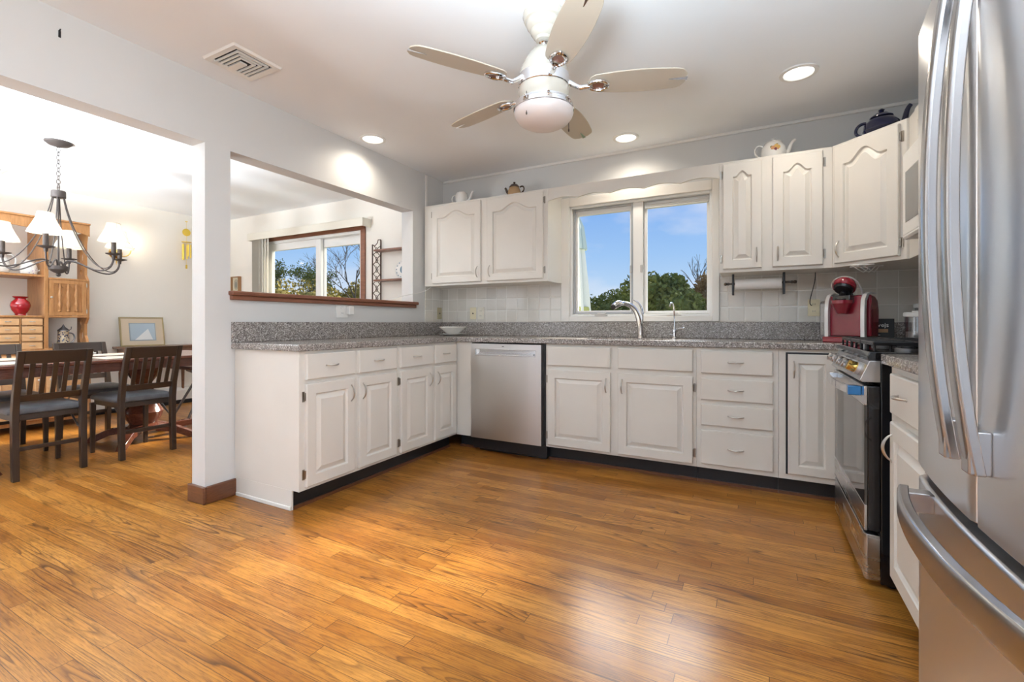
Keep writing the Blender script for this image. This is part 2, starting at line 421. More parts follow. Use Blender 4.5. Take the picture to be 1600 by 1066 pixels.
struct('wall_right', MB().box(XR, YF - .15, 0, XR + .15, RD[0], ZC).box(XR, RD[1], 0, XR + .15, YB, ZC).box(XR, RD[0], RD[2], XR + .15, RD[1], ZC), m_wall, label='grey wall behind the range')
root = thing('door_3', 'unseen white framed glass side door added for light', None, (XR, -.85, 0)); root['kind'] = 'structure'
MB().box(XR, RD[0], 0, XR + .08, RD[0] + .05, RD[2]).box(XR, RD[1] - .05, 0, XR + .08, RD[1], RD[2]).box(XR, RD[0] + .05, RD[2] - .05, XR + .08, RD[1] - .05, RD[2]).box(XR, RD[0] + .05, 0, XR + .08, RD[1] - .05, .06).box(XR + .02, -.88, .06, XR + .06, -.82, RD[2] - .05).build('frame', m_vinyl, root)
struct('wall_dining_left', MB().box(XD - .15, YF - .15, 0, XD, YB + .02, ZC), m_wall_d, label='cream dining room wall behind the wall unit')
KS = (-1.9, 0.0, .04, 2.1); DS = (-6.0, -3.4, .04, 2.1)
wall_y('wall_front', m_wall, XL - .065, XR, YF - .15, YF, KS)
wall_y('wall_dining_front', m_wall_d, XD, XL - .065, YF - .15, YF, DS)
# partition with wide opening and pass-through, built as one piece of wall
b = MB()
def part(y0, y1, z0, z1): b.box(XI, y0, z0, XL, y1, z1)
part(1.51, 1.654, 0, ZC); part(1.654, 3.311, 0, 1.18); part(1.654, 3.311, 2.055, ZC); part(3.311, YB, 0, ZC)
part(-.75, 1.51, 2.06, ZC); part(YF, -.75, 0, ZC)
struct('wall_left', b, m_wall, label='grey partition wall with pass-through opening above the counter')
# pass-through sill
o = tag(MB().box(XI - .045, 1.642, 1.196, XL + .045, 3.345, 1.222).build('trim_1', m_trimwood, None, .006), 'reddish brown wooden sill cap along the pass-through', kind='structure')
tag(MB().box(XL, 1.648, 1.168, XL + .028, 3.332, 1.1965).build('trim_2', m_trimwood, None, .005), 'brown apron moulding under the pass-through sill', kind='structure')
tag(MB().box(XI - .028, 1.648, 1.168, XI, 3.332, 1.1965).build('trim_3', m_trimwood, None, .005), 'brown apron moulding on the dining side', kind='structure')
tag(MB().box(XL, 3.487, 2.12, XL + .012, 3.512, ZC - .01).build('trim_4', m_trimw, None, .003), 'narrow painted strip rising from the upper cabinet to the ceiling', kind='structure')
tag(MB().box(XL + .012, YB - .016, ZC - .022, XR, YB, ZC).build('trim_5', m_trimw, None, .004), 'thin ceiling moulding along the back wall', kind='structure')
# baseboards
b = MB(); hh_ = .10
b.box(XI - .018, 1.492, 0, XL + .018, 1.51, hh_).box(XL, 1.51, 0, XL + .018, 1.685, hh_).box(XI - .018, 1.51, 0, XI, YB, hh_)
tag(b.build('baseboard_pier', m_basewood, None, .006), 'brown wooden baseboard wrapped round the foot of the wall end', kind='structure')
# backsplash tiles on both walls
for nm, q, lb in (('left', (XL, 3.486, 1.038, XL + .007, YB, 1.40), 'cream square tiles on the side wall in the counter corner'), ('back', (XL + .007, YB - .007, 1.038, -1.50, YB, 1.40), 'cream square tiles under the left wall cabinet'),
                  ('back_right', (-.235, YB - .007, 1.038, XR - .007, YB, 1.40), 'cream glossy square tiles behind the paper towels and coffee maker'), ('right', (XR - .007, 1.6, 1.038, XR, YB - .007, 1.50), 'cream square tiles behind the range')):
    tag(MB().box(*q).build('wall_tile_' + nm, m_tile, smooth=False), lb, kind='structure')

# windows ---------------------------------------------------------------------
def glass_box(mb, x0, x1, z0, z1, y): mb.box(x0, y - .002, z0, x1, y + .002, z1)
root = thing('window_1', 'white double casement window over the sink', None, (-.85, YB, 1.085)); root['kind'] = 'structure'
x0, x1, z0, z1 = KW
b = MB(); cy0, cy1 = YB - .022, YB   # casing
b.box(-1.497, cy0, 1.042, x0, cy1, 2.105).box(x1, cy0, 1.042, -.237, cy1, 2.105).box(x0, cy0, z1, x1, cy1, 2.105).box(x0, cy0, 1.042, x1, cy1, z0)
b.build('casing', m_trimw, root, .004)
b = MB()
b.box(x0, YB, z0, x0 + .018, YB + .15, z1).box(x1 - .018, YB, z0, x1, YB + .15, z1).box(x0 + .018, YB, z1 - .018, x1 - .018, YB + .15, z1).box(x0 + .018, YB, z0, x1 - .018, YB + .15, z0 + .018)
b.box(-.884, YB + .02, z0 + .018, -.804, YB + .12, z1 - .018)
b.build('frame', m_vinyl, root, .003)
def sash(name, xa, xb, za, zb, y0, y1, w, mat, wt=None):
    wt = wt or w
    q = MB().box(xa, y0, za, xa + w, y1, zb).box(xb - w, y0, za, xb, y1, zb).box(xa + w, y0, za, xb - w, y1, za + w).box(xa + w, y0, zb - wt, xb - w, y1, zb)
    return q.build(name, mat, root, .003)
s_ = sash('screen_frame', -1.400, -.886, 1.106, 2.010, YB + .03, YB + .045, .016, m_alum)
s_ = sash('sash', -1.398, -.886, 1.106, 2.010, YB + .05, YB + .09, .030, m_vinyl, .05)
g = MB(); glass_box(g, -1.37, -.914, 1.13, 1.97, YB + .07); g.build('pane', m_glass, s_)
s_ = sash('sash', -.802, -.308, 1.106, 2.010, YB + .05, YB + .09, .022, m_vinyl, .05)
g = MB(); glass_box(g, -.785, -.325, 1.12, 1.97, YB + .07); g.build('pane', m_glass, s_)
b = MB()
for k in range(5): b.box(-.79, YB + .022 + .004 * (k % 2), 1.985 + k * .006 - .03, -.316, YB + .046, 1.989 + k * .006 - .03)
b.build('raised_shade', m_vinyl, root)
for xc in (-1.145, -.565):
    b = MB().box(xc - .055, YB - .005, 1.088, xc + .055, YB + .018, 1.102).box(xc - .03, YB - .012, 1.100, xc + .04, YB + .012, 1.116)
    b.build('crank_handle', m_nickel if xc < -1 else m_whitep, root, .003)
for xc in (-.900, -.815):
    MB().box(xc - .008, YB + .008, 1.44, xc + .008, YB + .024, 1.50).build('sash_lock', m_nickel, root, .003)

root = thing('window_2', 'wide dining room window with brown casing and white sashes', None, (-4.76, YB + .02, 1.0)); root['kind'] = 'structure'
yw = YB + .02
x0, x1, z0, z1 = DW
b = MB().box(x0 - .08, yw - .02, z0 - .08, x0, yw, z1 + .055).box(x1, yw - .02, z0 - .08, x1 + .065, yw, z1 + .055).box(x0, yw - .02, z1, x1, yw, z1 + .055).box(x0, yw - .02, z0 - .08, x1, yw, z0)
b.build('casing', m_trimwood, root, .003)
b = MB().box(x0, yw, z0, x0 + .03, yw + .13, z1).box(x1 - .03, yw, z0, x1, yw + .13, z1).box(x0 + .03, yw, z1 - .03, x1 - .03, yw + .13, z1).box(x0 + .03, yw, z0, x1 - .03, yw + .13, z0 + .03)
b.box(x1 - .004, yw - .001, z0, x1, yw + .13, z1)
b.build('frame', m_vinyl, root, .003)
s_ = sash('sash', -5.59, -4.60, .98, 2.04, yw + .03, yw + .07, .085, m_vinyl, .085)
g = MB(); glass_box(g, -5.51, -4.68, 1.06, 1.96, yw + .05); g.build('pane', m_glass, s_)
s_ = sash('sash', -4.66, -3.93, .98, 2.04, yw + .08, yw + .12, .06, m_vinyl, .10)
g = MB(); glass_box(g, -4.61, -3.98, 1.03, 1.95, yw + .10); g.build('pane', m_glass, s_)
# unseen sliding doors added behind the camera for the fill light
for nm, (x0, x1, z0, z1) in (('door_1', KS), ('door_2', DS)):
    root = thing(nm, 'unseen white framed sliding glass door added for light', None, ((x0 + x1) / 2, YF, 0)); root['kind'] = 'structure'
    xm = (x0 + x1) / 2
    b = MB().box(x0, YF - .12, z0, x0 + .05, YF, z1).box(x1 - .05, YF - .12, z0, x1, YF, z1).box(x0 + .05, YF - .12, z1 - .05, x1 - .05, YF, z1).box(x0 + .05, YF - .12, 0, x1 - .05, YF, z0 + .02).box(xm - .04, YF - .10, z0 + .02, xm + .04, YF - .02, z1 - .05)
    b.build('frame', m_vinyl, root)

# ------------------------------------------------------------------ cabinets
def FR(P, u, n):
    """matrix: local x = along the width, y = outwards, z = up, origin P"""
    u = Vector(u).normalized(); n = Vector(n).normalized()
    return Matrix(((u.x, n.x, 0, P[0]), (u.y, n.y, 0, P[1]), (u.z, n.z, 1, P[2]), (0, 0, 0, 1)))
def outline(w, h, d, arch=0, N=30, shoulder=.0):
    """closed outline inset by d; top edge follows a cathedral arch of the given rise when arch > 0"""
    pts = [(d, d), (w - d, d)]
    for i in range(N + 1):
        s = i / N; x = w - d - s * (w - 2 * d); q = (s - .5) * 2
        z = h - d
        if arch:
            bump = .5 * (1 + math.cos(PI * min(1, abs(q) / .76)))
            z = h - d - arch + arch * bump
        pts.append((x, z))
    return pts
def door_mesh(mtx, w, h, t_=.019, fr=.055, arch=0, plain=False):
    b = MB(mtx); L = []
    def lp(d, y, a=0): L.append([(x, y, z) for x, z in outline(w, h, d, a)])
    lp(0, 0); lp(0, t_ - .005); lp(.0015, t_ - .002); lp(.005, t_)
    if not plain:
        lp(fr, t_, arch); lp(fr + .003, t_ - .004, arch); lp(fr + .006, t_ - .0115, arch); lp(fr + .011, t_ - .012, arch); lp(fr + .034, t_ - .0025, arch * .96); lp(fr + .036, t_ - .001, arch * .96)
    b.loops(L); return b
def bow_handle(parent, mtx, x, z, length=.095, vert=True, y=.019, mat=None):
    a = length / 2; b = MB(mtx)
    if vert: p0, p1 = (x, y - .002, z - a), (x, y - .002, z + a)
    else: p0, p1 = (x - a, y - .002, z), (x + a, y - .002, z)
    pts = arc(p0, p1, (0, .028, 0), 13, .65); n = len(pts)
    b.tube(pts, [.0028 + .0024 * math.sin(PI * i / (n - 1)) for i in range(n)], 8)
    for p in (p0, p1): b.cyl(p, (p[0], p[1] + .004, p[2]), .0055, 10)
    return b.build('handle', mat or m_nickel, parent)
def hinge(parent, mtx, x, z, s=1):
    b = MB(mtx).box(x - .007, 0, z - .028, x + .007, .004, z + .028).cyl((x + .007 * s, .007, z - .022), (x + .007 * s, .007, z + .022), .005, 8)
    b.build('hinge', m_hinge, parent)
def door(root, mtx, x, z, w, h, arch=0, fr=.055, hs='r', hz=None, hinges=True, handle=True, plain=False, name='door', y=0):
    m2 = mtx @ Matrix.Translation((x, y, z))
    d = door_mesh(m2, w, h, arch=arch, fr=fr, plain=plain).build(name, m_cab, root, ang=15)
    if handle:
        if hs == 'c': bow_handle(d, m2, w / 2, h / 2, .085, False)
        else: bow_handle(d, m2, w - .03 if hs == 'r' else .03, hz if hz is not None else h - .09)
    if hinges and not plain:
        hx = -.010 if hs == 'r' else w + .010; sg = 1 if hs == 'r' else -1
        for zz in (.07, h - .07): hinge(d, m2, hx, zz, sg)
    return d
def body(root, mtx, w, z0, z1, depth, name='cabinet_box', kick=True):
    b = MB(mtx).box(0, -depth, z0, w, 0, z1); o = b.build(name, m_cab, root, .0015)
    if kick:
        MB(mtx).box(0, -depth, 0, w, -.072, z0).build('toe_kick', m_blackkick, root)
        MB(mtx).box(0, -.072, 0, w, -.058, .018).build('kick_moulding', m_basewood, root)
    return o
ZF0, ZF1 = .11, .876
# peninsula: face x = -2.192, normal +x, local x runs along +y from y0
XP = -2.192; XPW = XL + .004
def pen(y0, y1, doors, label):
    root = thing('base_cabinet', label, 'cabinet', ((XP + XPW) / 2, (y0 + y1) / 2, 0), 0, 'white base cabinets of the peninsula')
    m = FR((XP, y0, 0), (0, 1, 0), (1, 0, 0))
    body(root, m, y1 - y0, ZF0, ZF1, XP - XPW)
    for (a, c, hs) in doors:
        door(root, m, a - y0, .128, c - a, .567, 0, .058, hs)
        door(root, m, a - y0, .718, c - a, .142, plain=True, hs='c', name='drawer')
    return root
p1 = pen(1.69, 2.455, [(1.715, 2.06, 'r'), (2.095, 2.435, 'l')], 'white peninsula base cabinet nearest the wall end with two doors and two drawers')
MB().box(XPW, 1.678, 0, XP - .06, 1.6898, .11).box(XPW, 1.678, .11, XP + .001, 1.6898, ZF1).build('end_panel', m_cab, p1, .002)
MB().box(XPW + .02, 1.670, 0, XP - .062, 1.6778, .022).build('shoe_strip', m_trimw, p1, .003)
pen(2.456, 3.169, [(2.478, 2.825, 'r'), (2.865, 3.15, 'l')], 'white peninsula base cabinet next to the inner corner with two doors and two drawers')
# back run: face y = 3.17, normal -y, local x runs along +x from x0
YC = 3.17; DB = YB - .004 - YC
def back(x0, x1, label, name='base_cabinet', cat='cabinet'):
    root = thing(name, label, cat, ((x0 + x1) / 2, (YC + YB) / 2, 0), 0, 'white base cabinets along the back wall')
    m = FR((x0, YC, 0), (1, 0, 0), (0, -1, 0)); body(root, m, x1 - x0, ZF0, ZF1, DB); return root, m
r_, m = back(XP + .001, -2.037, 'narrow white filler cabinet in the corner beside the dishwasher')
r_, m = back(-1.383, -.336, 'white sink cabinet with two panelled doors and two blank drawer fronts under the window')
for a, w, hs in ((-1.366, .474, 'r'), (-.840, .484, 'l')):
    door(r_, m, a + 1.383, .128, w, .557, 0, .058, hs)
    door(r_, m, a + 1.383, .718, w, .140, plain=True, handle=False, name='drawer_front')
r_, m = back(-.335, .120, 'white four drawer base cabinet between the sink cabinet and the corner')
for z, h in ((.714, .142), (.546, .135), (.386, .132), (.140, .215)):
    door(r_, m, -.308 + .335, z, .400, h, plain=True, hs='c', name='drawer')
r_, m = back(.121, .435, 'white corner base cabinet with one tall door left of the range')
MB(m).box(.036, .0005, .140, .050, .0025, .858).box(.05, .0005, .848, .30, .0025, .858).build('door_gap', m_duct, r_)
door(r_, m, .047, .145, .236, .703, 0, .052, 'l', None, hinges=False, y=.001)
# corner base carcass behind the range end, and cabinet by the refrigerator
XRF = .445
r_ = thing('base_cabinet', 'blind white corner cabinet hidden behind the range end', 'cabinet', (.75, 3.4, 0), 0, 'white base cabinets along the back wall')
MB().box(.436, 3.003, ZF0, XR - .004, YB - .004, ZF1).build('cabinet_box', m_cab, r_, .002)
MB().box(.50, 3.01, 0, XR - .004, YB - .01, ZF0).build('toe_kick', m_blackkick, r_)
r_ = thing('base_cabinet', 'white base cabinet squeezed between the range and the refrigerator', 'cabinet', (.75, 1.9, 0))
m = FR((XRF, 2.165, 0), (0, -1, 0), (-1, 0, 0))
body(r_, m, .565, ZF0, ZF1, XR - .004 - XRF)
door(r_, m, .062, .120, .45, .558, 0, .058, 'l', hinges=False)
d_ = door(r_, m, .062, .708, .45, .142, plain=True, handle=False, name='drawer')
bow_handle(d_, m @ Matrix.Translation((.062, 0, .708)), .165, .075, .10, False)

# upper cabinets
def upper(x0, x1, z0, z1, doors, label):
    root = thing('wall_cabinet', label, 'cabinet', ((x0 + x1) / 2, 3.6, z0)); m = FR((x0, 3.45, 0), (1, 0, 0), (0, -1, 0))
    body(root, m, x1 - x0, z0, z1, YB - .008 - 3.45, kick=False)
    for (a, w, hs, ar, hl) in doors:
        door(root, m, a - x0, z0 + .022, w, z1 - z0 - .04, ar, .058, hs, .085)
    return root
UZ0, UZ1 = 1.372, 2.122
upper(-2.744, -1.49, UZ0, UZ1, [(-2.648, .525, 'r', .055, 0), (-2.058, .53, 'l', .060, 0)], 'white double door wall cabinet left of the sink window')
upper(-.219, .420, UZ0, UZ1, [(-.196, .232, 'r', .035, 0), (.097, .272, 'l', .045, 0)], 'white double door wall cabinet right of the sink window above the paper towels')
# left filler strip of the first wall cabinet
# diagonal corner cabinet
root = thing('wall_cabinet', 'white diagonal corner wall cabinet with arched door under the navy teapot', 'cabinet', (.75, 3.45, UZ0))
A = Vector((.4205, 3.4495, 0)); B_ = Vector((.712, 3.158, 0)); L_ = (B_ - A).length
MB().prism([(.4205, YB - .008), (.4205, 3.4495), (.712, 3.158), (XR - .008, 3.158), (XR - .008, YB - .008)], UZ0, UZ1).build('cabinet_box', m_cab, root, .0015)
m = FR(A, (B_ - A), (-1, -1, 0))
door(root, m, .022, UZ0 + .022, L_ - .052, .71, .062, .055, 'l', .085)
# right run uppers: narrow filler and the cabinet over the microwave
root = thing('wall_cabinet', 'narrow white filler cabinet between the corner cabinet and the microwave', 'cabinet', (.88, 3.08, UZ0))
MB().box(.722, 3.0, UZ0, XR - .008, 3.157, UZ1).build('cabinet_box', m_cab, root, .0015)
root = thing('wall_cabinet', 'short white wall cabinet above the microwave', 'cabinet', (.88, 2.61, 1.89))
m = FR((.722, 2.998, 0), (0, -1, 0), (-1, 0, 0))
body(root, m, .76, 1.89, UZ1, XR - .008 - .722, kick=False)
for a, hs in ((.012, 'r'), (.392, 'l')): door(root, m, a, 1.905, .355, .20, .03, .045, hs, .06)
root = thing('wall_cabinet', 'white wall cabinet beside the refrigerator', 'cabinet', (.88, 1.95, UZ0))
m = FR((.722, 2.236, 0), (0, -1, 0), (-1, 0, 0)); body(root, m, .56, UZ0, UZ1, XR - .008 - .722, kick=False)
door(root, m, .03, UZ0 + .022, .50, .71, .06, .055, 'l', .085)
# valance across the window
pts = [(-1.4895, UZ1), (-1.4895, 2.018)]
n_ = 96
for i in range(n_ + 1):
    x = -1.4895 + (i / n_) * 1.270; ph = ((x + 1.4895) % .254) / .254
    pts.append((x, 2.018 + .021 * abs(math.sin(PI * ph)) ** .8 if 0 < ph < 1 else 2.018))
pts.append((-.2195, UZ1))
tag(MB().prism(pts, 3.4505, 3.468, 'y').build('window_valance', m_cab, None, .001), 'white scalloped wooden valance board spanning the two cabinets above the sink window', 'valance')

# countertops -------------------------------------------------------------------
def slab(name, pts, z0, z1, holes, label):
    bm = bmesh.new(); ed = []
    for loop in [pts] + holes:
        vs = [bm.verts.new((x, y, z1)) for x, y in loop]; ed += [bm.edges.new((vs[i], vs[(i + 1) % len(vs)])) for i in range(len(vs))]
    bmesh.ops.triangle_fill(bm, use_beauty=True, edges=ed)
    g = bmesh.ops.extrude_face_region(bm, geom=list(bm.faces))
    bmesh.ops.translate(bm, vec=(0, 0, z0 - z1), verts=[v for v in g['geom'] if isinstance(v, bmesh.types.BMVert)])
    b = MB(); b.bm.free(); b.bm = bm
    return tag(b.build(name, m_stone, None, .005, seg=3), label, 'countertop')
sink = [(-1.17, 3.25), (-.55, 3.25), (-.55, 3.57), (-1.17, 3.57)]
ct = slab('countertop', [(XL + .003, 1.655), (XP + .025, 1.655), (XP + .025, 3.145), (.425, 3.145), (.425, 3.0), (XR - .003, 3.0), (XR - .003, YB - .003), (XL + .003, YB - .003)], .8765, .914, [sink], 'speckled grey countertop wrapping the peninsula, sink wall and corner')
b = MB().box(XL + .003, 1.655, .9145, XL + .022, YB - .022, 1.037).box(XL + .003, YB - .022, .9145, XR - .022, YB - .003, 1.037).box(XR - .022, 3.0, .9145, XR - .003, YB - .003, 1.037)
b.build('backsplash', m_stone, ct, .003)
ct = slab('countertop', [(.418, 1.60), (XR - .003, 1.60), (XR - .003, 2.195), (.418, 2.195)], .8765, .914, [], 'short speckled grey countertop between the range and the refrigerator')
MB().box(XR - .022, 1.60, .9145, XR - .003, 2.195, 1.037).build('backsplash', m_stone, ct, .003)
tag(MB().prism([(.418, 3.13), (.436, 3.13), (.432, 3.03), (.418, 3.03)], .874, .914).build('counter_end_cap', m_whitep, None, .002), 'small white cap at the counter corner beside the range', 'trim')
# sink
root = thing('kitchen_sink', 'stainless undermount sink set in the counter under the window', 'sink', (-.86, 3.41, .70))
L = []
for d, z in ((-.012, .8755), (-.002, .8755), (.006, .80), (.012, .72), (.05, .70)):
    L.append([(-1.17 + d, 3.25 + d, z), (-.55 - d, 3.25 + d, z), (-.55 - d, 3.57 - d, z), (-1.17 + d, 3.57 - d, z)])
MB().loops(L, False, True).build('basin', m_steel_h, root, .006)
MB().cyl((-.86, 3.41, .7005), (-.86, 3.41, .704), .04, 20).build('drain', m_chrome, root)
# faucet
root = thing('kitchen_faucet', 'chrome pull-down kitchen faucet with an arched spout in front of the left casement', 'faucet', (-.79, 3.64, .914))
b = MB().cyl((-.79, 3.64, .914), (-.79, 3.64, .922), .028, 24)
pts = bez([(-.79, 3.64, .92), (-.788, 3.64, 1.10), (-.83, 3.58, 1.19), (-.895, 3.45, 1.178)], 18)
b.tube(pts, [.023 - .006 * i / 18 for i in range(19)], 14); b.build('spout', m_chrome, root)
b = MB(); pts = [(-.888, 3.462, 1.180), (-.905, 3.425, 1.176), (-.918, 3.40, 1.166), (-.930, 3.375, 1.150)]
b.tube(pts, [.018, .024, .025, .022], 14); h_ = b.build('spray_head', m_chrome, root)
MB().cyl((-.930, 3.375, 1.150), (-.9335, 3.368, 1.146), .019, 14).build('nozzle', m_blackp, h_)
b = MB(); pts = bez([(-.785, 3.645, 1.03), (-.772, 3.65, 1.10), (-.775, 3.65, 1.20), (-.86, 3.64, 1.213)], 14)
b.tube(pts, [.016 - .012 * (i / 14) ** .6 for i in range(15)], 10); b.build('lever', m_chrome, root)
# drinking water tap
root = thing('water_filter_tap', 'small chrome gooseneck water tap with a side lever right of the main faucet', 'tap', (-.54, 3.645, .914))
MB().lathe([(.024, 0), (.024, .006), (.013, .012), (.013, .045), (.017, .05), (.017, .062), (.010, .068), (.008, .09)], (-.54, 3.645, .914), 18).build('tap_body', m_chrome, root)
pts = bez([(-.54, 3.645, 1.0), (-.54, 3.645, 1.15), (-.545, 3.63, 1.21), (-.556, 3.56, 1.19), (-.558, 3.545, 1.15)], 16)
MB().tube(pts, .0055, 10).build('gooseneck', m_chrome, root)
MB().tube([(-.532, 3.64, .973), (-.505, 3.62, .985), (-.470, 3.60, .992)], [.006, .007, .008], 10).sphere((-.468, 3.599, .992), .009, 12, 8).build('lever', m_chrome, root)
MB().tube([(-.548, 3.64, .938), (-.575, 3.63, .945)], [.006, .005], 8).build('side_valve', m_chrome, root)

# dishwasher --------------------------------------------------------------------
root = thing('dishwasher', 'stainless steel dishwasher with recessed pocket handle beside the sink cabinet', 'dishwasher', (-1.71, 3.45, 0))
MB().box(-2.035, 3.19, .02, -1.385, YB - .03, .868).build('tub', m_blackp, root)
xa, xb, ya = -2.030, -1.412, 3.142
b = MB(); hx0, hx1, hz0, hz1 = -1.985, -1.462, .782, .822
b.box(xa, ya, .113, xb, 3.189, hz0).box(xa, ya, hz1, xb, 3.189, .866).box(xa, ya, hz0, hx0, 3.189, hz1).box(hx1, ya, hz0, xb, 3.189, hz1)
d_ = b.build('front_panel', m_steel_v, root)
b = MB().box(hx0, ya + .030, hz0, hx1, 3.189, hz1); b.build('pocket', m_steel_h, d_)
b = MB().box(hx0 - .004, ya - .003, hz0 - .008, hx1 + .004, ya + .004, hz0).box(hx0 - .004, ya - .003, hz1, hx1 + .004, ya + .003, hz1 + .004).box(hx0 - .006, ya - .003, hz0, hx0, ya + .003, hz1).box(hx1, ya - .003, hz0, hx1 + .006, ya + .003, hz1)
b.box(hx0 + .02, ya + .012, hz0, hx1 - .02, ya + .030, hz0 + .012)
b.build('pocket_rim', m_steel_h, d_, .001)
MB().box(-1.745, ya - .0012, .846, -1.728, ya, .851).build('badge', m_blackp, d_)
MB().box(-1.98, 3.20, .004, -1.395, 3.23, .095).build('kick_plate', m_blackg, root)

# upper clutter -----------------------------------------------------------------
def teapot(name, label, loc, rz, prof, lid, spout, handle, mats, hr=.005, sr=(.016, .007), deco=None):
    root = thing(name, label, 'teapot', loc, rz)
    bd = MB().lathe(prof, (0, 0, 0), 32).build('pot_body', mats[0], root, world=False)
    ld = MB().lathe(lid, (0, 0, 0), 28).build('lid', mats[1], root, world=False)
    p = bez(spout, 10); MB().tube(p, [sr[0] + (sr[1] - sr[0]) * (i / 10) ** .7 for i in range(11)], 12).build('spout', mats[2], root, world=False)
    MB().tube(bez(handle, 14), hr, 10).build('handle', mats[3], root, world=False)
    if deco: deco(root)
    return root
UT = UZ1 + .0005
pot = [(.035, 0), (.055, .006), (.072, .04), (.070, .075), (.052, .105), (.034, .112)]
teapot('teapot', 'small plain white teapot on the left wall cabinet, nearest the corner', (-2.42, 3.585, UT), .15, [(.045, 0), (.055, .01), (.060, .05), (.058, .095), (.050, .115), (.03, .122)], [(.03, .1225), (.028, .128), (.008, .132), (.001, .133)],
       [(.05, 0, .03), (.09, 0, .04), (.09, 0, .10), (.115, 0, .125)], [(-.055, 0, .10), (-.115, 0, .12), (-.115, 0, .02), (-.056, 0, .03)], [m_ceramic] * 4, .005, (.017, .009))
teapot('teapot', 'small tan teapot with dark brown lid and handle on the left wall cabinet', (-1.87, 3.59, UT), 0, [(.045, 0), (.058, .02), (.057, .06), (.047, .085), (.040, .095)], [(.044, .0955), (.045, .102), (.030, .120), (.010, .124), (.007, .132), (.012, .140), (.001, .146)],
       [(-.05, 0, .05), (-.075, 0, .055), (-.075, 0, .09), (-.09, 0, .10)], [(.055, 0, .09), (.10, 0, .12), (.115, 0, .04), (.056, 0, .04)], [m_brownglaze, m_darkbrown, m_darkbrown, m_darkbrown], .0065, (.015, .010))
def fruit(root):
    m_o = M('peach_fruit_print', (.60, .30, .13), .3); m_y = M('yellow_fruit_print', (.62, .40, .12), .3); m_g = M('green_leaf_print', (.22, .22, .08), .3); m_r = M('dark_berry_print', (.16, .03, .04), .3)
    for (x, z, r, mm) in ((-.012, .060, .014, m_o), (.006, .068, .015, m_y), (.020, .064, .012, m_y), (.002, .052, .009, m_r), (.016, .053, .007, m_o), (-.022, .068, .008, m_g), (.010, .080, .007, m_g), (.004, .045, .005, m_r)):
        y = -math.sqrt(max(.0745 ** 2 - x * x, 0)) + .0005
        MB().lathe([(.0001, -.0012), (r, -.0008), (r * .9, .0012), (.0001, .0018)], (x, y - .001, z), 14, (x, y, .12 * y)).build('fruit_decal', mm, root, world=False)
teapot('teapot', 'white teapot printed with peaches on the wall cabinet right of the window', (.105, 3.56, UT), .12, [(.045, 0), (.060, .006), (.076, .035), (.074, .075), (.055, .108), (.048, .113)], [(.050, .1135), (.050, .118), (.030, .128), (.010, .131), (.008, .137), (.013, .143), (.001, .147)],
       [(.06, 0, .035), (.105, 0, .035), (.085, 0, .10), (.128, 0, .122)], [(-.06, 0, .09), (-.10, 0, .14), (-.15, 0, .05), (-.065, 0, .015)], [m_ceramic] * 4, .0055, (.020, .008), fruit)
teapot('teapot', 'glossy navy blue teapot on the diagonal corner cabinet', (.655, 3.42, UT), math.radians(-2), [(.055, 0), (.080, .012), (.105, .05), (.100, .085), (.070, .118), (.055, .125)], [(.066, .1255), (.066, .131), (.040, .152), (.014, .156), (.011, .163), (.019, .174), (.010, .183), (.001, .185)],
       [(.09, 0, .05), (.14, 0, .05), (.115, 0, .14), (.155, 0, .178)], [(-.085, 0, .105), (-.15, 0, .12), (-.17, 0, .01), (-.09, 0, .03)], [m_navy] * 4, .010, (.026, .013)).scale = (.86, .86, .92)

# paper towel holder + roll
root = thing('paper_towel_holder', 'wooden paper towel bar with turned ends hung under the right wall cabinet', 'holder', (.02, 3.60, UZ0))
for x in (-.140, .168): MB().box(x - .007, 3.575, 1.225, x + .007, 3.625, UZ0 - .0005).build('bracket', m_blackp, root, .003)
kn = [(.001, 0), (.009, .003), (.012, .012), (.008, .022), (.011, .030), (.006, .040), (.008, .056)]
MB().lathe(kn, (-.200, 3.60, 1.305), 14, (1, 0, 0)).lathe(kn, (.244, 3.60, 1.305), 14, (-1, 0, 0)).cyl((-.15, 3.6, 1.305), (.20, 3.6, 1.305), .008, 12).build('rod', m_chairw, root)
root = thing('paper_towel_roll', 'nearly used white paper towel roll on the under-cabinet bar', 'paper towels', (.015, 3.60, 1.27))
MB().cyl((-.128, 3.60, 1.300), (.155, 3.60, 1.300), .036, 28).build('paper', m_paper, root)

# outlets
def outlet(loc, u, n, mat, label, kind='duplex', w=.07, h=.115):
    root = thing('wall_outlet', label, 'outlet', loc); m = FR(loc, u, n)
    MB(m).box(-w / 2, 0, -h / 2, w / 2, .006, h / 2).build('cover_plate', mat, root, .002)
    if kind == 'duplex':
        for dz in (-.024, .024):
            r_ = MB(m).lathe([(.016, 0), (.016, .003), (.001, .003)], (0, .0055, dz), 18, (0, 1, 0))
            o = r_.build('receptacle', mat, root)
            MB(m).box(-.007, .0085, dz - .005, -.005, .0092, dz + .006).box(.005, .0085, dz - .005, .007, .0092, dz + .006).build('slot', m_blackp, o)
    else:
        MB(m).cyl((0, .006, 0), (0, .009, 0), .007, 12).build('jack', m_blackp, root)
    return root
ty = YB - .0072
outlet((-2.405, ty, 1.123), (1, 0, 0), (0, -1, 0), m_ivory, 'ivory telephone jack plate on the tiles under the left wall cabinet', 'jack')
outlet((-2.318, ty, 1.123), (1, 0, 0), (0, -1, 0), m_beigep, 'almond electrical outlet on the tiles right of the ivory jack plate')
outlet((XL + .0072, 3.70, 1.125), (0, 1, 0), (1, 0, 0), M('brass_toned_plate', (.42, .36, .22), .35), 'brownish blank plate on the tiled side wall in the corner', 'jack')
outlet((.352, ty, 1.135), (1, 0, 0), (0, -1, 0), m_ivory, 'ivory electrical outlet on the tiles behind the coffee maker')
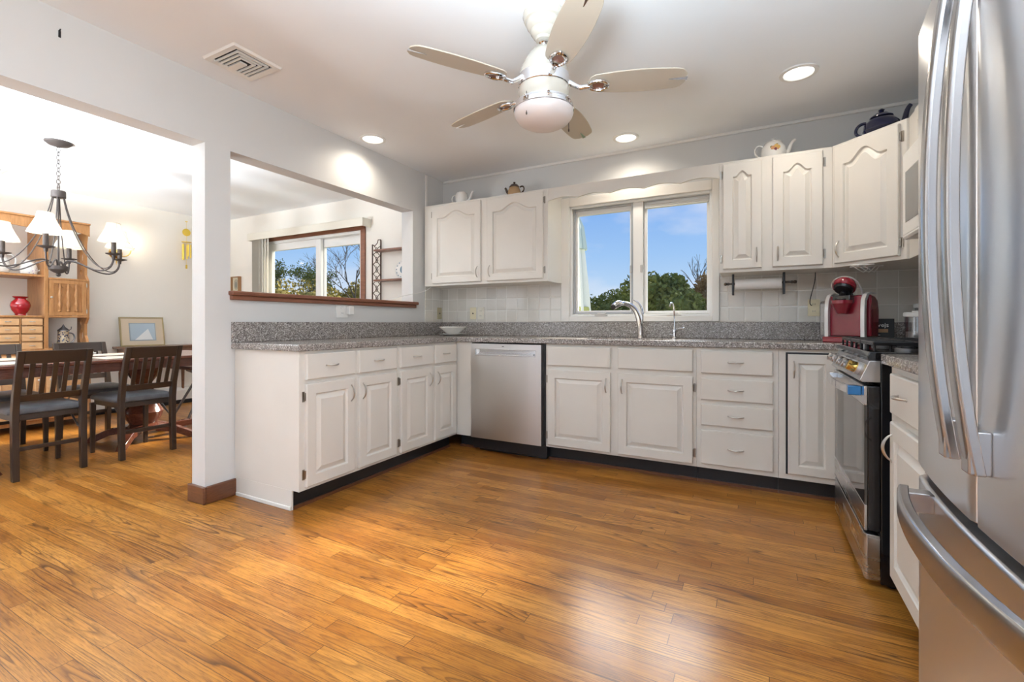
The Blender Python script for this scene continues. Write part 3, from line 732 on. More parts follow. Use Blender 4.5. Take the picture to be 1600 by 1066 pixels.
outlet((XL + .0002, 2.49, 1.128), (0, 1, 0), (1, 0, 0), m_whitep, 'white electrical outlet under the pass-through sill', w=.11)
o = tag(MB().box(XL + .0092, 2.525, 1.095, XL + .045, 2.575, 1.16).build('plug_adapter', m_whitep, None, .006), 'white plug-in charger in the outlet under the pass-through', 'charger')
# white cord from the sill to the cabinet
pts = bez([(XI + .03, 3.10, 1.2225 + .003), (XL + .03, 3.16, 1.30), (XL + .06, 3.38, 1.28), (XL + .07, 3.49, 1.371)], 16)
tag(MB().tube(pts, .003, 8).build('power_cord', m_whitep, None), 'thin white cord from the pass-through sill up under the wall cabinet', 'cord')

# dishes in the corner
tag(MB().lathe([(.001, 0), (.06, .001), (.065, .004), (.125, .017), (.127, .020), (.122, .0195), (.062, .007), (.001, .006)], (-2.44, 3.47, .9145), 40).build('dinner_plate', m_ceramic, None), 'white plate under the bowl on the corner of the countertop', 'plate')
tag(MB().lathe([(.001, 0), (.055, 0), (.06, .004), (.125, .055), (.130, .058), (.127, .061), (.118, .058), (.055, .009), (.001, .008)], (-2.44, 3.47, .9355), 40).build('serving_bowl', m_ceramic, None), 'wide shallow white bowl resting on the plate in the counter corner', 'bowl')

# ------------------------------------------------------------------ gas range
RY0, RY1, RX = 2.236, 2.997, .375
root = thing('gas_range', 'slide-in gas range with stainless front, five knobs and black grates', 'stove', (.72, 2.616, 0))
MB().box(.426, RY0 + .003, .02, 1.04, RY1 - .003, .884).build('oven_body', m_blackg, root, .003)
for y in (RY0 + .05, RY1 - .05):
    for x in (.47, .99): MB().cyl((x, y, 0), (x, y, .02), .015, 12).build('foot', m_blackp, root)
b = MB().prism([(.425, RY0), (.383, RY0), (.375, RY0 + .010), (.375, RY1 - .010), (.383, RY1), (.425, RY1)], .032, .208)
d_ = b.build('bottom_drawer', m_steel_h, root, .002)
b = MB().box(.3735, 2.52, .122, .376, 2.73, .158); b.build('drawer_pull', m_nickel, d_, .002)
MB().box(.3728, 2.53, .130, .3738, 2.72, .150).build('pull_recess', m_steel_v, d_)
MB().box(.386, RY0, .222, .425, RY1, .784).build('oven_door', m_blackg, root, .003)
od = root.children[-1]
MB().box(.3745, RY0 + .001, .222, .3855, RY1 - .001, .322).build('lower_panel', m_steel_h, od, .002)
MB().box(.3755, RY0 + .001, .3225, .3855, RY1 - .001, .708).build('door_window', M('oven_door_glass', (.10, .095, .09), .04, .75), od, .001)
MB().box(.3745, RY0 + .001, .7085, .3855, RY1 - .001, .784).build('upper_panel', m_steel_h, od, .002)
MB().box(.3735, 2.60, .292, .3745, 2.66, .300).build('badge', m_chrome, od)
b = MB()
for k in range(14):
    y = RY0 + .07 + k * .046
    for j in range(3): b.box(.384 + j * .013, y, .7842, .392 + j * .013, y + .032, .786)
b.build('vent_slot', m_duct, od)
n_ = 17; L = []
for i in range(n_):
    s = i / (n_ - 1); y = RY0 + .055 + s * (RY1 - RY0 - .11); x = .340 - .028 * math.sin(PI * s) ** .6
    L.append([(x, y, .742), (x + .012, y, .742), (x + .012, y, .776), (x, y, .776)])
b = MB().loops(L)
for y in (RY0 + .057, RY1 - .085): b.box(.338, y, .745, .376, y + .028, .773)
h_ = b.build('oven_handle', m_chrome, root, .003)
MB().box(.330, RY0 + .052, .740, .3745, RY0 + .088, .778).build('protective_film', m_blue, h_, .004)
b = MB().prism([(.426, .800), (.366, .800), (.360, .806), (.392, .884), (.426, .884)], RY0, RY1, 'y')
cp = b.build('control_panel', m_steel_h, root, .002)
nd = Vector((-.925, 0, .38)).normalized()
for i in range(5):
    y = 2.335 + i * .140; c = Vector((.3755, y, .844))
    k_ = MB().cyl(c, c + nd * .012, .027, 24).build('knob', m_silver, root)
    MB().lathe([(.021, .012), (.022, .014), (.020, .042), (.017, .045), (.001, .045)], c, 24, nd).build('knob_grip', m_steel_h if i else m_brass, k_)  # nearest grip coloured brass to imitate a warm reflection
MB().prism([(.388, .8845), (.384, .900), (.392, .918), (1.04, .918), (1.04, .8845)], RY0, RY1, 'y').build('cooktop', m_blackg, root, .003)
for (x, y, r) in ((.55, 2.41, .045), (.55, 2.82, .05), (.86, 2.41, .04), (.86, 2.82, .035), (.70, 2.616, .045)):
    q = MB().lathe([(r, .918), (r, .926), (r * .9, .928)], (x, y, 0), 24).build('burner', m_metalgrey, root)
    MB().lathe([(r * .8, .928), (r * .8, .936), (r * .7, .939)], (x, y, 0), 24).build('burner_cap', m_iron, q)
for gy0, gy1 in ((RY0 + .012, RY0 + .262), (RY0 + .268, RY0 + .493), (RY0 + .499, RY1 - .012)):
    b = MB(); gx0, gx1 = .405, 1.0; w = .009; z0, z1 = .942, .957
    for y in (gy0, (gy0 + gy1) / 2 - w / 2, gy1 - w): b.box(gx0, y, z0, gx1, y + w, z1)
    for x in (gx0, (gx0 + gx1) / 2 - w / 2, gx1 - w, gx0 + .148, gx1 - .158): b.box(x, gy0 + w, z0, x + w, gy1 - w, z1)
    for x in (gx0, gx0 + .148, gx0 + .293, gx1 - .158, gx1 - w):
        for y in (gy0, (gy0 + gy1) / 2 - w / 2, gy1 - w): b.box(x, y, .918, x + w, y + w, z0)
    b.build('grate', m_iron, root, .0025)

# ------------------------------------------------------------------ microwave
root = thing('microwave', 'white over-the-range microwave with dark window', 'microwave', (.85, 2.617, 1.45))
MB().box(.690, RY0 + .004, 1.452, 1.040, RY1 - .002, 1.885).build('case', m_whitep, root, .004)
b = MB().box(.660, RY0 + .17, 1.470, .6895, RY1 - .002, 1.882); d_ = b.build('door', m_whitep, root, .006)
MB().box(.6585, RY0 + .25, 1.530, .6605, RY1 - .05, 1.780).build('window', M('microwave_window', (.16, .16, .165), .1), d_, .001)
MB().box(.658, RY0 + .004, 1.470, .6895, RY0 + .168, 1.882).build('keypad', m_whitep, root, .004)
MB().tube(arc((.662, RY0 + .20, 1.52), (.662, RY0 + .20, 1.84), (-.035, 0, 0), 11, .5), .008, 10).build('handle', m_whitep, d_)
MB().prism([(.668, 1.4515), (.660, 1.462), (.660, 1.4695), (.6895, 1.4695), (.6895, 1.4515)], RY0 + .004, RY1 - .002, 'y').build('vent_lip', m_whitep, root)

# ------------------------------------------------------------------ refrigerator
FY0, FY1, FYC = .669, 1.578, 1.1235
def fxn(y): return .347 + .030 * ((y - FYC) / .4545) ** 2
root = thing('refrigerator', 'large stainless french door refrigerator with bottom freezer in the right foreground', 'refrigerator', (.70, FYC, 0))
MB().box(.452, FY0 + .004, .03, 1.035, FY1 - .004, 1.755).build('case', M('fridge_grey_case', (.10, .10, .105), .4), root, .004)
for y in (FY0 + .06, FY1 - .06):
    for x in (.50, .98): MB().cyl((x, y, 0), (x, y, .03), .02, 12).build('foot', m_blackp, root)
def curved(y0, y1, z0, z1, r0, r1, back=.445, name='door', off=0, topdrop=0):
    """front-curved slab with rounded vertical edges"""
    pts = [(back, y0)]
    n = 28
    for i in range(n + 1):
        y = y0 + (y1 - y0) * i / n; x = fxn(y) + off
        if y - y0 < r0: x += r0 - math.sqrt(max(r0 * r0 - (r0 - (y - y0)) ** 2, 0))
        if y1 - y < r1: x += r1 - math.sqrt(max(r1 * r1 - (r1 - (y1 - y)) ** 2, 0))
        pts.append((x, y))
    for rr_, sgn in ((r1, 1),):
        for k in range(1, 6):
            a = k / 6; yy = y1 - r1 * (1 - math.sin(a * PI / 2)); xx = fxn(y1) + off + r1 * (1 - math.cos(a * PI / 2))
    pts.append((back, y1))
    pts = sorted(set(pts[1:-1]), key=lambda q: q[1]); pts = [(back, y0)] + pts + [(back, y1)]
    return MB().prism(pts, z0, z1)
dl = curved(FYC + .002, FY1, .668, 1.775, .006, .022).build('door', m_fridge, root, .003)
dr = curved(FY0, FYC - .002, .668, 1.775, .022, .006).build('door', m_fridge, root, .003)
fz = curved(FY0, FY1, .045, .640, .022, .022).build('freezer_drawer', m_fridge, root, .008, seg=3)
MB().box(.395, FY0 + .01, .6405, .4515, FY1 - .01, .6675).build('gasket', m_blackp, root)
def fridge_bar(parent, y0, y1):
    n = 33; L = []; z0, z1 = .772, 1.70
    for i in range(n):
        s = i / (n - 1); z = z0 + (z1 - z0) * s; o_ = .288 + .034 * abs(2 * s - 1) ** 2.2; th = .020
        ym = (y0 + y1) / 2; w = (y1 - y0) / 2
        L.append([(o_ + .004, y0, z), (o_ + th, y0, z), (o_ + th, y1, z), (o_ + .004, y1, z), (o_, ym + w * .55, z), (o_, ym - w * .55, z)])
    b = MB().loops(L)
    xd = fxn((y0 + y1) / 2)
    b.box(.318, y0 + .001, z0 + .001, xd + .001, y1 - .001, z0 + .075).box(.318, y0 + .001, z1 - .075, xd + .001, y1 - .001, z1 - .001)
    b.build('handle', m_handle, parent, .003)
fridge_bar(dl, 1.162, 1.198); fridge_bar(dr, 1.049, 1.085)
n = 41; L = []
for i in range(n):
    s = i / (n - 1); y = 1.402 - s * .632
    q = 2 * s - 1; x = .262 + .036 * abs(q) ** 2.2
    L.append([(x + .004, y, .592), (x + .022, y, .592), (x + .022, y, .648), (x + .004, y, .648), (x, y, .636), (x, y, .604)])
b = MB().loops(L)
for ya, yb_ in ((1.362, 1.400), (.772, .810)): b.box(.300, ya, .598, fxn(ya) + .002, yb_, .642)
b.build('freezer_handle', m_handle, fz, .003)

# ------------------------------------------------------------------ coffee corner
rz = math.radians(-31)
root = thing('coffee_maker', 'red single-serve coffee maker with its lid open and silver side trims', 'coffee maker', (.492, 3.42, .9145), rz); root.scale = (.91, .91, .96)
def B(name, mb, mat, par=None, **k): return mb.build(name, mat, par or root, world=False, **k)
B('base', MB().prism([(-.095, -.125), (.095, -.125), (.105, -.105), (.105, .14), (-.105, .14), (-.105, -.105)], 0, .035), m_red, bevel=.006)
B('drip_tray', MB().prism([(-.065, -.118), (.065, -.118), (.075, -.02), (-.075, -.02)], .0355, .040), m_blackp, bevel=.002)
B('back_panel', MB().box(-.098, -.03, .036, .098, .02, .29), m_red, bevel=.008)
pr = [(.021, .036), (.14, .036), (.148, .20), (.13, .265), (.09, .288), (.021, .298)]
B('housing', MB().prism(pr, -.098, .122, 'x'), m_red, bevel=.010, seg=3)
B('tank', MB().prism([(-.045, .012), (.13, .012), (.135, .25), (.09, .262), (-.03, .262), (-.045, .24)], -.152, -.112, 'x'), m_tank, bevel=.008)
for xx in (-.111, .098):
    b = MB(); L = []
    for (y, z, w) in ((-.062, .001, .020), (-.066, .10, .021), (-.066, .20, .022), (-.058, .262, .022), (-.03, .298, .022), (.02, .313, .020), (.09, .308, .018)):
        L.append([(xx, y, z), (xx + .024, y, z), (xx + .024, y + .03, z - .006 if z > .25 else z), (xx, y + .03, z - .006 if z > .25 else z)])
    B('side_trim', b.loops(L), m_silver, bevel=.004)
B('pod_holder', MB().lathe([(.028, .178), (.034, .185), (.052, .232), (.060, .242), (.060, .262), (.045, .262)], (-.005, -.062, 0), 28), m_red)
B('brew_well', MB().box(-.055, -.085, .243, .050, .02, .294).cyl((-.005, -.055, .262), (-.005, -.055, .275), .045, 20), m_blackg, bevel=.006)
B('mechanism', MB().prism([(-.02, .275), (.02, .290), (-.028, .352), (-.055, .338)], -.038, .030, 'x').cyl((-.004, -.04, .315), (-.004, -.065, .300), .016, 14), m_blackp, bevel=.004)
lid = MB(Matrix.Translation((-.005, -.018, .335)) @ Matrix.Rotation(math.radians(-34), 4, 'X'))
lid.lathe([(.064, -.012), (.068, .0), (.066, .018), (.055, .036), (.030, .046), (.001, .048)], (0, -.022, 0), 28)
ld = B('lid', lid, m_red)
lid = MB(Matrix.Translation((-.005, -.018, .335)) @ Matrix.Rotation(math.radians(-34), 4, 'X'))
lid.lathe([(.050, -.028), (.056, -.0125)], (0, -.022, 0), 20)
B('lid_underside', lid, m_blackp, ld)
pts = bez([(-.076, -.035, .345), (-.085, -.06, .420), (.02, -.05, .425), (.085, -.035, .42), (.082, .01, .29)], 18)
B('lid_handle', MB().tube(pts, .0095, 10, .55), m_silver, bevel=0)
pts = [(XR * 0 + .37, 3.755, 1.10), (.372, 3.74, 1.06), (.36, 3.70, 1.12), (.352, 3.74, 1.30), (.37, 3.74, 1.371)]
tag(MB().tube(bez([(.34, 3.752, 1.15), (.30, 3.70, 1.16), (.36, 3.68, 1.28), (.355, 3.70, 1.371)], 12), .0028, 8).build('power_cord', m_blackp, None), 'thin dark cord running from the outlet up to the corner cabinet behind the coffee maker', 'cord')
root = thing('tea_box', 'black box with white lettering standing behind the red coffee maker', 'box', (.700, 3.60, .9145), math.radians(-5))
B('carton', MB().box(-.062, -.035, 0, .048, .035, .142), M('black_carton', (.012, .013, .014), .5), bevel=.001)
def text(body_, size, loc, rot, mat, parent, name='lettering', ext=.0004, align='CENTER'):
    c = bpy.data.curves.new(name, 'FONT'); c.body = body_; c.size = size; c.extrude = ext; c.align_x = align; c.resolution_u = 3
    tmp = bpy.data.objects.new('tmp', c); COL.objects.link(tmp); bpy.context.view_layer.update()
    me = bpy.data.meshes.new_from_object(tmp.evaluated_get(bpy.context.evaluated_depsgraph_get())); bpy.data.objects.remove(tmp)
    o = bpy.data.objects.new(name, me); COL.objects.link(o); o.location = loc; o.rotation_euler = rot; o.parent = parent; me.materials.clear(); me.materials.append(mat)
    return o
text('Ivejs', .036, (-.010, -.0355, .092), (R90, 0, 0), m_paper, root)
B('colour_band', MB().box(-.058, -.0358, .058, .018, -.0351, .080), M('tan_label', (.42, .24, .12), .5))
B('lower_line', MB().box(-.056, -.0358, .040, -.020, -.0351, .045), m_paper)
def canister(loc, r, h, label):
    root = thing('storage_canister', label, 'canister', loc)
    MB().lathe([(r * .96, .001), (r, .004), (r, h), (r - .003, h), (r - .003, .006), (r * .5, .006)], loc, 32, cap=False).build('jar', m_jar, root)
    MB().lathe([(r - .004, .0065), (r - .004, h * .45), (.001, h * .46)], loc, 28, cap=False).build('contents', M('coffee_grounds_white_sugar', (.55, .53, .50), .8), root)
    l = MB().lathe([(r + .002, h), (r + .006, h + .004), (r + .006, h + .022), (r + .002, h + .026), (.001, h + .026)], loc, 32).build('lid', m_whitep, root, .001)
    MB().lathe([(r * .45, h + .0262), (r * .45, h + .034), (.001, h + .035)], loc, 24).build('lid_button', m_whitep, l)
    return root
canister((.800, 3.33, .9145), .058, .150, 'larger clear plastic canister with white push lid beside the range, front of the two')
canister((.90, 3.56, .9145), .060, .205, 'taller clear canister with white lid standing behind the other canister')
# under-cabinet wire rack seen above the coffee maker
b = MB()
for k in range(3): b.tube([(.50 + k * .025, 3.30, UZ0 - .012), (.56 + k * .025, 3.36, UZ0 - .045), (.60 + k * .02, 3.40, UZ0 - .012)], .003, 6)
b.tube([(.49, 3.30, UZ0 - .006), (.60, 3.30, UZ0 - .006)], .004, 6).tube([(.50, 3.40, UZ0 - .006), (.66, 3.40, UZ0 - .006)], .004, 6)
tag(b.build('wire_hook_rack', m_whitep, None), 'white wire hooks fixed under the diagonal corner cabinet', 'rack')

# ------------------------------------------------------------------ ceiling fan
FC = (-.856, 1.934)
root = thing('ceiling_fan', 'cream five-blade ceiling fan with chrome belt and frosted light bowl', 'ceiling fan', (FC[0], FC[1], 2.0))
c0 = (FC[0], FC[1], 0)
MB().lathe([(.094, 2.4395), (.096, 2.425), (.088, 2.405), (.080, 2.400), (.079, 2.385), (.066, 2.368), (.060, 2.364), (.059, 2.352), (.048, 2.335), (.040, 2.330), (.036, 2.318), (.022, 2.316)], c0, 40).build('canopy', m_fanb, root)
MB().lathe([(.022, 2.3155), (.026, 2.305), (.015, 2.290)], c0, 20).build('ball_joint', m_chrome, root)
MB().lathe([(.020, 2.2895), (.045, 2.280), (.070, 2.250), (.092, 2.215), (.106, 2.180), (.113, 2.1525)], c0, 44).build('motor_dome', m_fanb, root)
MB().lathe([(.1145, 2.152), (.117, 2.150), (.117, 2.102), (.1145, 2.100)], c0, 44).build('chrome_belt', m_chrome, root)
MB().lathe([(.113, 2.0995), (.114, 2.07), (.108, 2.045), (.100, 2.032)], c0, 44).build('lower_housing', m_fanb, root)
MB().lathe([(.110, 2.0315), (.128, 2.030), (.130, 2.022), (.134, 2.018), (.134, 2.010), (.138, 2.006), (.138, 1.998), (.128, 1.996)], c0, 48).build('light_ring', m_chrome, root)
MB().lathe([(.134, 1.9955), (.135, 1.985), (.130, 1.970), (.115, 1.949), (.085, 1.932), (.045, 1.922), (.001, 1.919)], c0, 48).build('light_bowl', m_frost, root)
for (dx, dy) in ((-.03, -.118), (.095, .07)):
    x, y = FC[0] + dx, FC[1] + dy
    ch = MB().cyl((x, y, 2.045), (x, y, 1.945 if dy < 0 else 1.925), .0016, 6).build('pull_chain', m_bronze, root)
    z = 1.955 if dy < 0 else 1.925
    MB().lathe([(.0015, .014), (.0035, .006), (.003, 0), (.001, -.002)], (x, y, z - .012), 10).build('pull_knob', m_darkbrown, ch)
for k in range(5):
    a = math.radians(20 + 72 * k)
    Rz = Matrix.Translation((FC[0], FC[1], 2.106)) @ Matrix.Rotation(a, 4, 'Z')
    mt = Rz @ Matrix.Rotation(math.radians(-11), 4, 'X')
    pts = []; N = 26; r0_, r1_ = .195, .625
    def hw(s): return .030 + .038 * math.sin(PI * min(1, (s * .98 + .10)) ** .8) ** .8
    for i in range(N + 1):
        s = i / N; w = .036 + .034 * math.sin(PI * (.12 + .70 * s))
        e_ = min(1, s / .10); w *= math.sqrt(max(1 - (1 - e_) ** 2, 0.02))
        f_ = min(1, (1 - s) / .10); w *= .45 + .55 * math.sqrt(max(1 - (1 - f_) ** 2, 0))
        pts.append((r0_ + (r1_ - r0_) * s, w))
    poly = [(x, -w) for x, w in pts] + [(x, w) for x, w in reversed(pts)]
    bl = MB(mt).prism(poly, 0, .006).build('blade', m_fan_blade, root, .0015)
    MB(mt).prism([(r1_ + .004, -.010), (r1_ + .004, .010), (r1_ - .075, .001), (r1_ - .075, -.001)], -.0022, -.0004).build('tip_accent', m_chrome, bl)
    b = MB(mt)   # oval loop under the blade root and arm to the belt
    n = 26; ring = [(.245 + .043 * math.cos(2 * PI * i / n), .030 * math.sin(2 * PI * i / n), -.008) for i in range(n + 1)]
    b.tube(ring, .008, 10)
    b.tube([(.112, 0, .018), (.140, 0, .000), (.165, 0, -.014), (.205, 0, -.010)], [.014, .011, .011, .010], 12)
    bi = b.build('blade_iron', m_chrome, root)
    MB(mt).cyl((.245, 0, -.006), (.245, 0, -.0006), .026, 22).build('blade_medallion', m_trimwood, bi)

# ------------------------------------------------------------------ recessed lights
for i, (x, y, lab) in enumerate(((-2.59, 2.63, 'round recessed ceiling light close to the partition wall above the peninsula'), (-.872, 3.509, 'round recessed ceiling light above the sink window'), (.214, 3.050, 'round recessed ceiling light above the right cabinets'))):
    root = thing('recessed_light', lab, 'ceiling light', (x, y, 2.43), 0, None)
    MB().lathe([(.098, 2.4395), (.096, 2.433), (.076, 2.431), (.072, 2.4385)], (x, y, 0), 36, cap=False).build('trim_ring', m_whitep, root)
    MB().lathe([(.073, 2.4372), (.060, 2.4362), (.001, 2.4358)], (x, y, 0), 32).build('lens', m_can, root)
    spot('downlight', (x, y, 2.425), 21, 158, .9)
# ceiling vents
def vent(x0, y0, x1, y1, label, flip=False):
    root = thing('ceiling_vent', label, 'vent', ((x0 + x1) / 2, (y0 + y1) / 2, 2.43)); z0, z1 = 2.428, 2.4395
    f = .034
    MB().loops([[(x0, y0, z1), (x1, y0, z1), (x1, y1, z1), (x0, y1, z1)], [(x0 + .006, y0 + .006, z0), (x1 - .006, y0 + .006, z0), (x1 - .006, y1 - .006, z0), (x0 + .006, y1 - .006, z0)], [(x0 + f, y0 + f, z0 + .003), (x1 - f, y0 + f, z0 + .003), (x1 - f, y1 - f, z0 + .003), (x0 + f, y1 - f, z0 + .003)], [(x0 + f, y0 + f, z1), (x1 - f, y0 + f, z1), (x1 - f, y1 - f, z1), (x0 + f, y1 - f, z1)]], False, False).build('frame', m_beigep if flip else m_trimw, root)
    MB().box(x0 + f, y0 + f, z1 - .0006, x1 - f, y1 - f, z1).build('duct_shadow', m_duct, root)
    for k in range(3):
        d = f + .014 + k * .022; t_ = .009
        b = MB().box(x0 + f, y0 + d, z0 + .001, x1 - d, y0 + d + t_, z1 - .002).box(x0 + f, y1 - d - t_, z0 + .001, x1 - d, y1 - d, z1 - .002).box(x1 - d - t_, y0 + d + t_, z0 + .001, x1 - d, y1 - d - t_, z1 - .002)
        b.build('louver', m_trimw, root)
    d = f + .014 + 3 * .022
    MB().box(x0 + f, y0 + d, z0 + .001, x1 - d - .02, y1 - d, z1 - .002).build('centre_plate', m_trimw, root)
vent(-2.589, 1.397, -2.312, 1.665, 'square white louvered ceiling vent near the kitchen partition')
vent(-6.30, 1.35, -6.06, 1.60, 'small beige ceiling vent in the dining room at the left edge', True)
tag(MB().box(XL, .885, 2.315, XL + .004, .893, 2.345).cyl((XL, .889, 2.345), (XL + .012, .889, 2.349), .0025, 8).build('wall_hook', m_blackp, None), 'tiny dark hook left high on the partition wall above the opening', 'hook')

# ------------------------------------------------------------------ dining room: chandelier
HC = (-4.80, 1.535)
root = thing('chandelier', 'dark bronze six-arm chandelier with ivory bell shades over the dining table', 'chandelier', (HC[0], HC[1], 1.6))
c0 = (HC[0], HC[1], 0)
MB().lathe([(.084, 2.4395), (.082, 2.430), (.060, 2.412), (.020, 2.402), (.008, 2.396)], c0, 32).build('canopy', m_bronze, root)
b = MB(); z = 2.396; k = 0
while z > 2.10:
    pts = []
    for i in range(13):
        a = 2 * PI * i / 12; w = .011 * math.cos(a); h_ = .020 * math.sin(a)
        pts.append((HC[0] + (w if k % 2 else 0), HC[1] + (0 if k % 2 else w), z - .018 + h_))
    b.tube(pts, .0022, 6); z -= .031; k += 1
b.tube([(HC[0] + .022 * math.cos(2 * PI * i / 16), HC[1], 2.085 + .024 * math.sin(2 * PI * i / 16)) for i in range(17)], .003, 6)
b.build('chain', m_bronze, root)
MB().lathe([(.010, 2.062), (.042, 2.058), (.044, 2.050), (.044, 2.008), (.040, 2.004), (.010, 2.002)], c0, 28).build('collar', m_bronze, root)
MB().cyl((*HC, 2.002), (*HC, 1.475), .006, 12).build('stem', m_bronze, root)
MB().lathe([(.058, 1.474), (.060, 1.462), (.058, 1.445), (.030, 1.424), (.012, 1.416), (.016, 1.405), (.010, 1.394), (.001, 1.390)], c0, 28).build('hub', m_bronze, root)
for k in range(6):
    a = math.radians(33 + 60 * k); d = Vector((math.cos(a), math.sin(a), 0)); C0 = Vector((HC[0], HC[1], 0)); R_ = .40
    def P_(r, z): return C0 + d * r + Vector((0, 0, z))
    arm = MB().tube(bez([P_(.030, 1.470), P_(.07, 1.58), P_(.17, 1.50), P_(.25, 1.395), P_(.40, 1.40), P_(.40, 1.545)], 22), .0055, 8).build('arm', m_bronze, root)
    MB().tube(bez([P_(.036, 2.01), P_(.055, 1.86), P_(.16, 1.52), P_(.30, 1.39), P_(.385, 1.43), P_(.396, 1.54)], 20), .004, 6).build('rod', m_bronze, root)
    cc = (HC[0] + d.x * R_, HC[1] + d.y * R_, 0)
    cd = MB().lathe([(.010, 1.535), (.013, 1.560), (.050, 1.572), (.052, 1.576), (.016, 1.578), (.016, 1.665), (.012, 1.667)], cc, 20).build('candle_cup', m_bronze, arm)
    MB().lathe([(.012, 1.667), (.018, 1.685), (.020, 1.702), (.010, 1.725), (.001, 1.732)], cc, 14).build('bulb', m_bulb, arm)
    L = []; n = 32
    for r, z in ((.100, 1.668), (.092, 1.690), (.072, 1.730), (.054, 1.772), (.045, 1.812)):
        L.append([(cc[0] + r * (1 - .05 * abs(math.sin(4 * PI * i / n))) * math.cos(2 * PI * i / n), cc[1] + r * (1 - .05 * abs(math.sin(4 * PI * i / n))) * math.sin(2 * PI * i / n), z) for i in range(n)])
    sh = MB().loops(L, False, False).build('lamp_shade', m_shade, root)
    b = MB()
    for i in range(0, n, 4):
        b.tube([L[j][i] for j in range(5)], .0016, 5)
    b.tube(L[0] + [L[0][0]], .0018, 5).tube(L[-1] + [L[-1][0]], .0018, 5); b.build('shade_piping', M('shade_piping_cream', (.62, .58, .48), .7), sh)
    bulb_light('candle_light', (cc[0], cc[1], 1.705), 8, .02)

# wall sconce
root = thing('wall_sconce', 'polished brass wall sconce with one lit candle bulb', 'wall lamp', (XD, 2.62, 1.86))
MB().lathe([(.001, .035), (.045, .028), (.062, .012), (.068, 0)], (XD + .001, 2.60, 1.84), 28, (1, 0, 0)).lathe([(.001, 0), (.008, .02), (.005, .05), (.001, .08)], (XD + .02, 2.60, 1.785), 12, (0, 0, -1)).build('back_plate', m_brass, root)
b = MB().tube(bez([(XD + .03, 2.60, 1.83), (XD + .09, 2.62, 1.78), (XD + .12, 2.70, 1.80), (XD + .12, 2.70, 1.89)], 12), .006, 8)
b.lathe([(.008, 1.885), (.030, 1.900), (.032, 1.905), (.012, 1.907), (.012, 1.935)], (XD + .12, 2.70, 0), 16)
b.tube(bez([(XD + .02, 2.58, 1.90), (XD + .04, 2.62, 1.96), (XD + .03, 2.54, 2.00), (XD + .02, 2.60, 2.05)], 12), .006, 8).build('arm', m_brass, root)
MB().sphere((XD + .12, 2.70, 1.975), .032, 16, 10, 1.2).build('bulb', M('lit_sconce_bulb', (1, 1, 1), .4, emit=(1, .90, .74), es=5), root)
bulb_light('sconce_light', (XD + .17, 2.72, 1.985), 2.0, .03)
# hanging brass chime ornament on the wall
root = thing('wind_chime', 'yellow metal wind chime hanging near the dining room corner', 'wind chime', (XD + .05, 3.33, 2.0))
cx, cy = XD + .05, 3.33
b = MB().cyl((cx, cy, 2.34), (cx, cy, 1.78), .0015, 6).cyl((cx, cy - .012, 2.345), (cx, cy + .012, 2.345), .006, 8); b.build('cord', m_gold, root)
MB().lathe([(.001, -.004), (.048, -.003), (.048, .003), (.001, .004)], (cx, cy, 2.205), 28, (1, 0, 0)).build('disc', m_gold, root)
MB().lathe([(.001, 0), (.055, 0), (.055, .006), (.001, .006)], (cx, cy, 2.075), 24).build('top_plate', m_gold, root)
for k in range(5):
    a = 2 * PI * k / 5; MB().cyl((cx + .045 * math.cos(a), cy + .045 * math.sin(a), 2.05), (cx + .045 * math.cos(a), cy + .045 * math.sin(a), 1.89 - .012 * k), .008, 10).build('chime_tube', m_gold, root)
MB().box(cx - .002, cy - .010, 1.735, cx + .002, cy + .010, 1.785).build('wind_catcher', m_gold, root)

# ------------------------------------------------------------------ wall unit (hutch)
HX = -6.15; HB = XD + .004
root = thing('wall_unit', 'honey pine wall unit with shelves, small drawers and a spindled cabinet door', 'cabinet', (-6.36, 1.5, 0))
b = MB()
b.box(HB, 1.862, .10, HX, 1.894, 2.02); b.build('upright_panel', m_hutch, root, .003)
b = MB(); HF = HX - .225
prof = [(HF, .10), (HX, .10), (HX, .80), (HX - .02, .86), (HX - .05, .90), (HX - .05, 1.02), (HX, 1.085), (HX, 1.47), (HX - .05, 1.53), (HX - .05, 1.86), (HX - .02, 1.97), (HF, 1.97)]
bm_ = bmesh.new()
def loop3(pts, y): 
    v = [bm_.verts.new((x, y, z)) for x, z in pts]; return [bm_.edges.new((v[i], v[(i + 1) % len(v)])) for i in range(len(v))]
ed = loop3(prof, 2.187)
xm = HX - .13
def circ(cx_, cz, rx, rz_, n=16, pt=0): return [(cx_ + rx * math.cos(2 * PI * i / n) * (1 - pt * abs(math.sin(2 * PI * i / n)) ** 3), cz + rz_ * math.sin(2 * PI * i / n)) for i in range(n)]
for hole in (circ(xm, 1.035, .028, .028), circ(xm, .90, .038, .085, 18, .6), circ(xm, 1.565, .028, .028), circ(xm, 1.72, .038, .085, 18, .6)): ed += loop3(hole, 2.187)
bmesh.ops.triangle_fill(bm_, use_beauty=True, edges=ed)
g = bmesh.ops.extrude_face_region(bm_, geom=list(bm_.faces)); bmesh.ops.translate(bm_, vec=(0, .022, 0), verts=[v for v in g['geom'] if isinstance(v, bmesh.types.BMVert)])
b = MB(); b.bm.free(); b.bm = bm_; b.build('fretted_side', m_hutch, root)
MB().box(HB, .75, 1.478, HX, 1.8615, 1.500).build('shelf', m_hutch, root, .003)
MB().box(HB, .75, 1.085, HX + .01, 1.8615, 1.102).build('shelf', m_hutch, root, .003)
MB().box(HB, 1.8945, 1.085, HX, 2.1865, 1.102).box(HB, 1.8945, 1.462, HX + .006, 2.1865, 1.480).box(HX - .36, 1.8945, 1.102, HX - .345, 2.1865, 1.462).build('cupboard', m_hutch, root, .002)
MB().box(HB, .75, 1.085, HB + .012, .7999, 1.478).build('rear_stile', m_hutch, root)
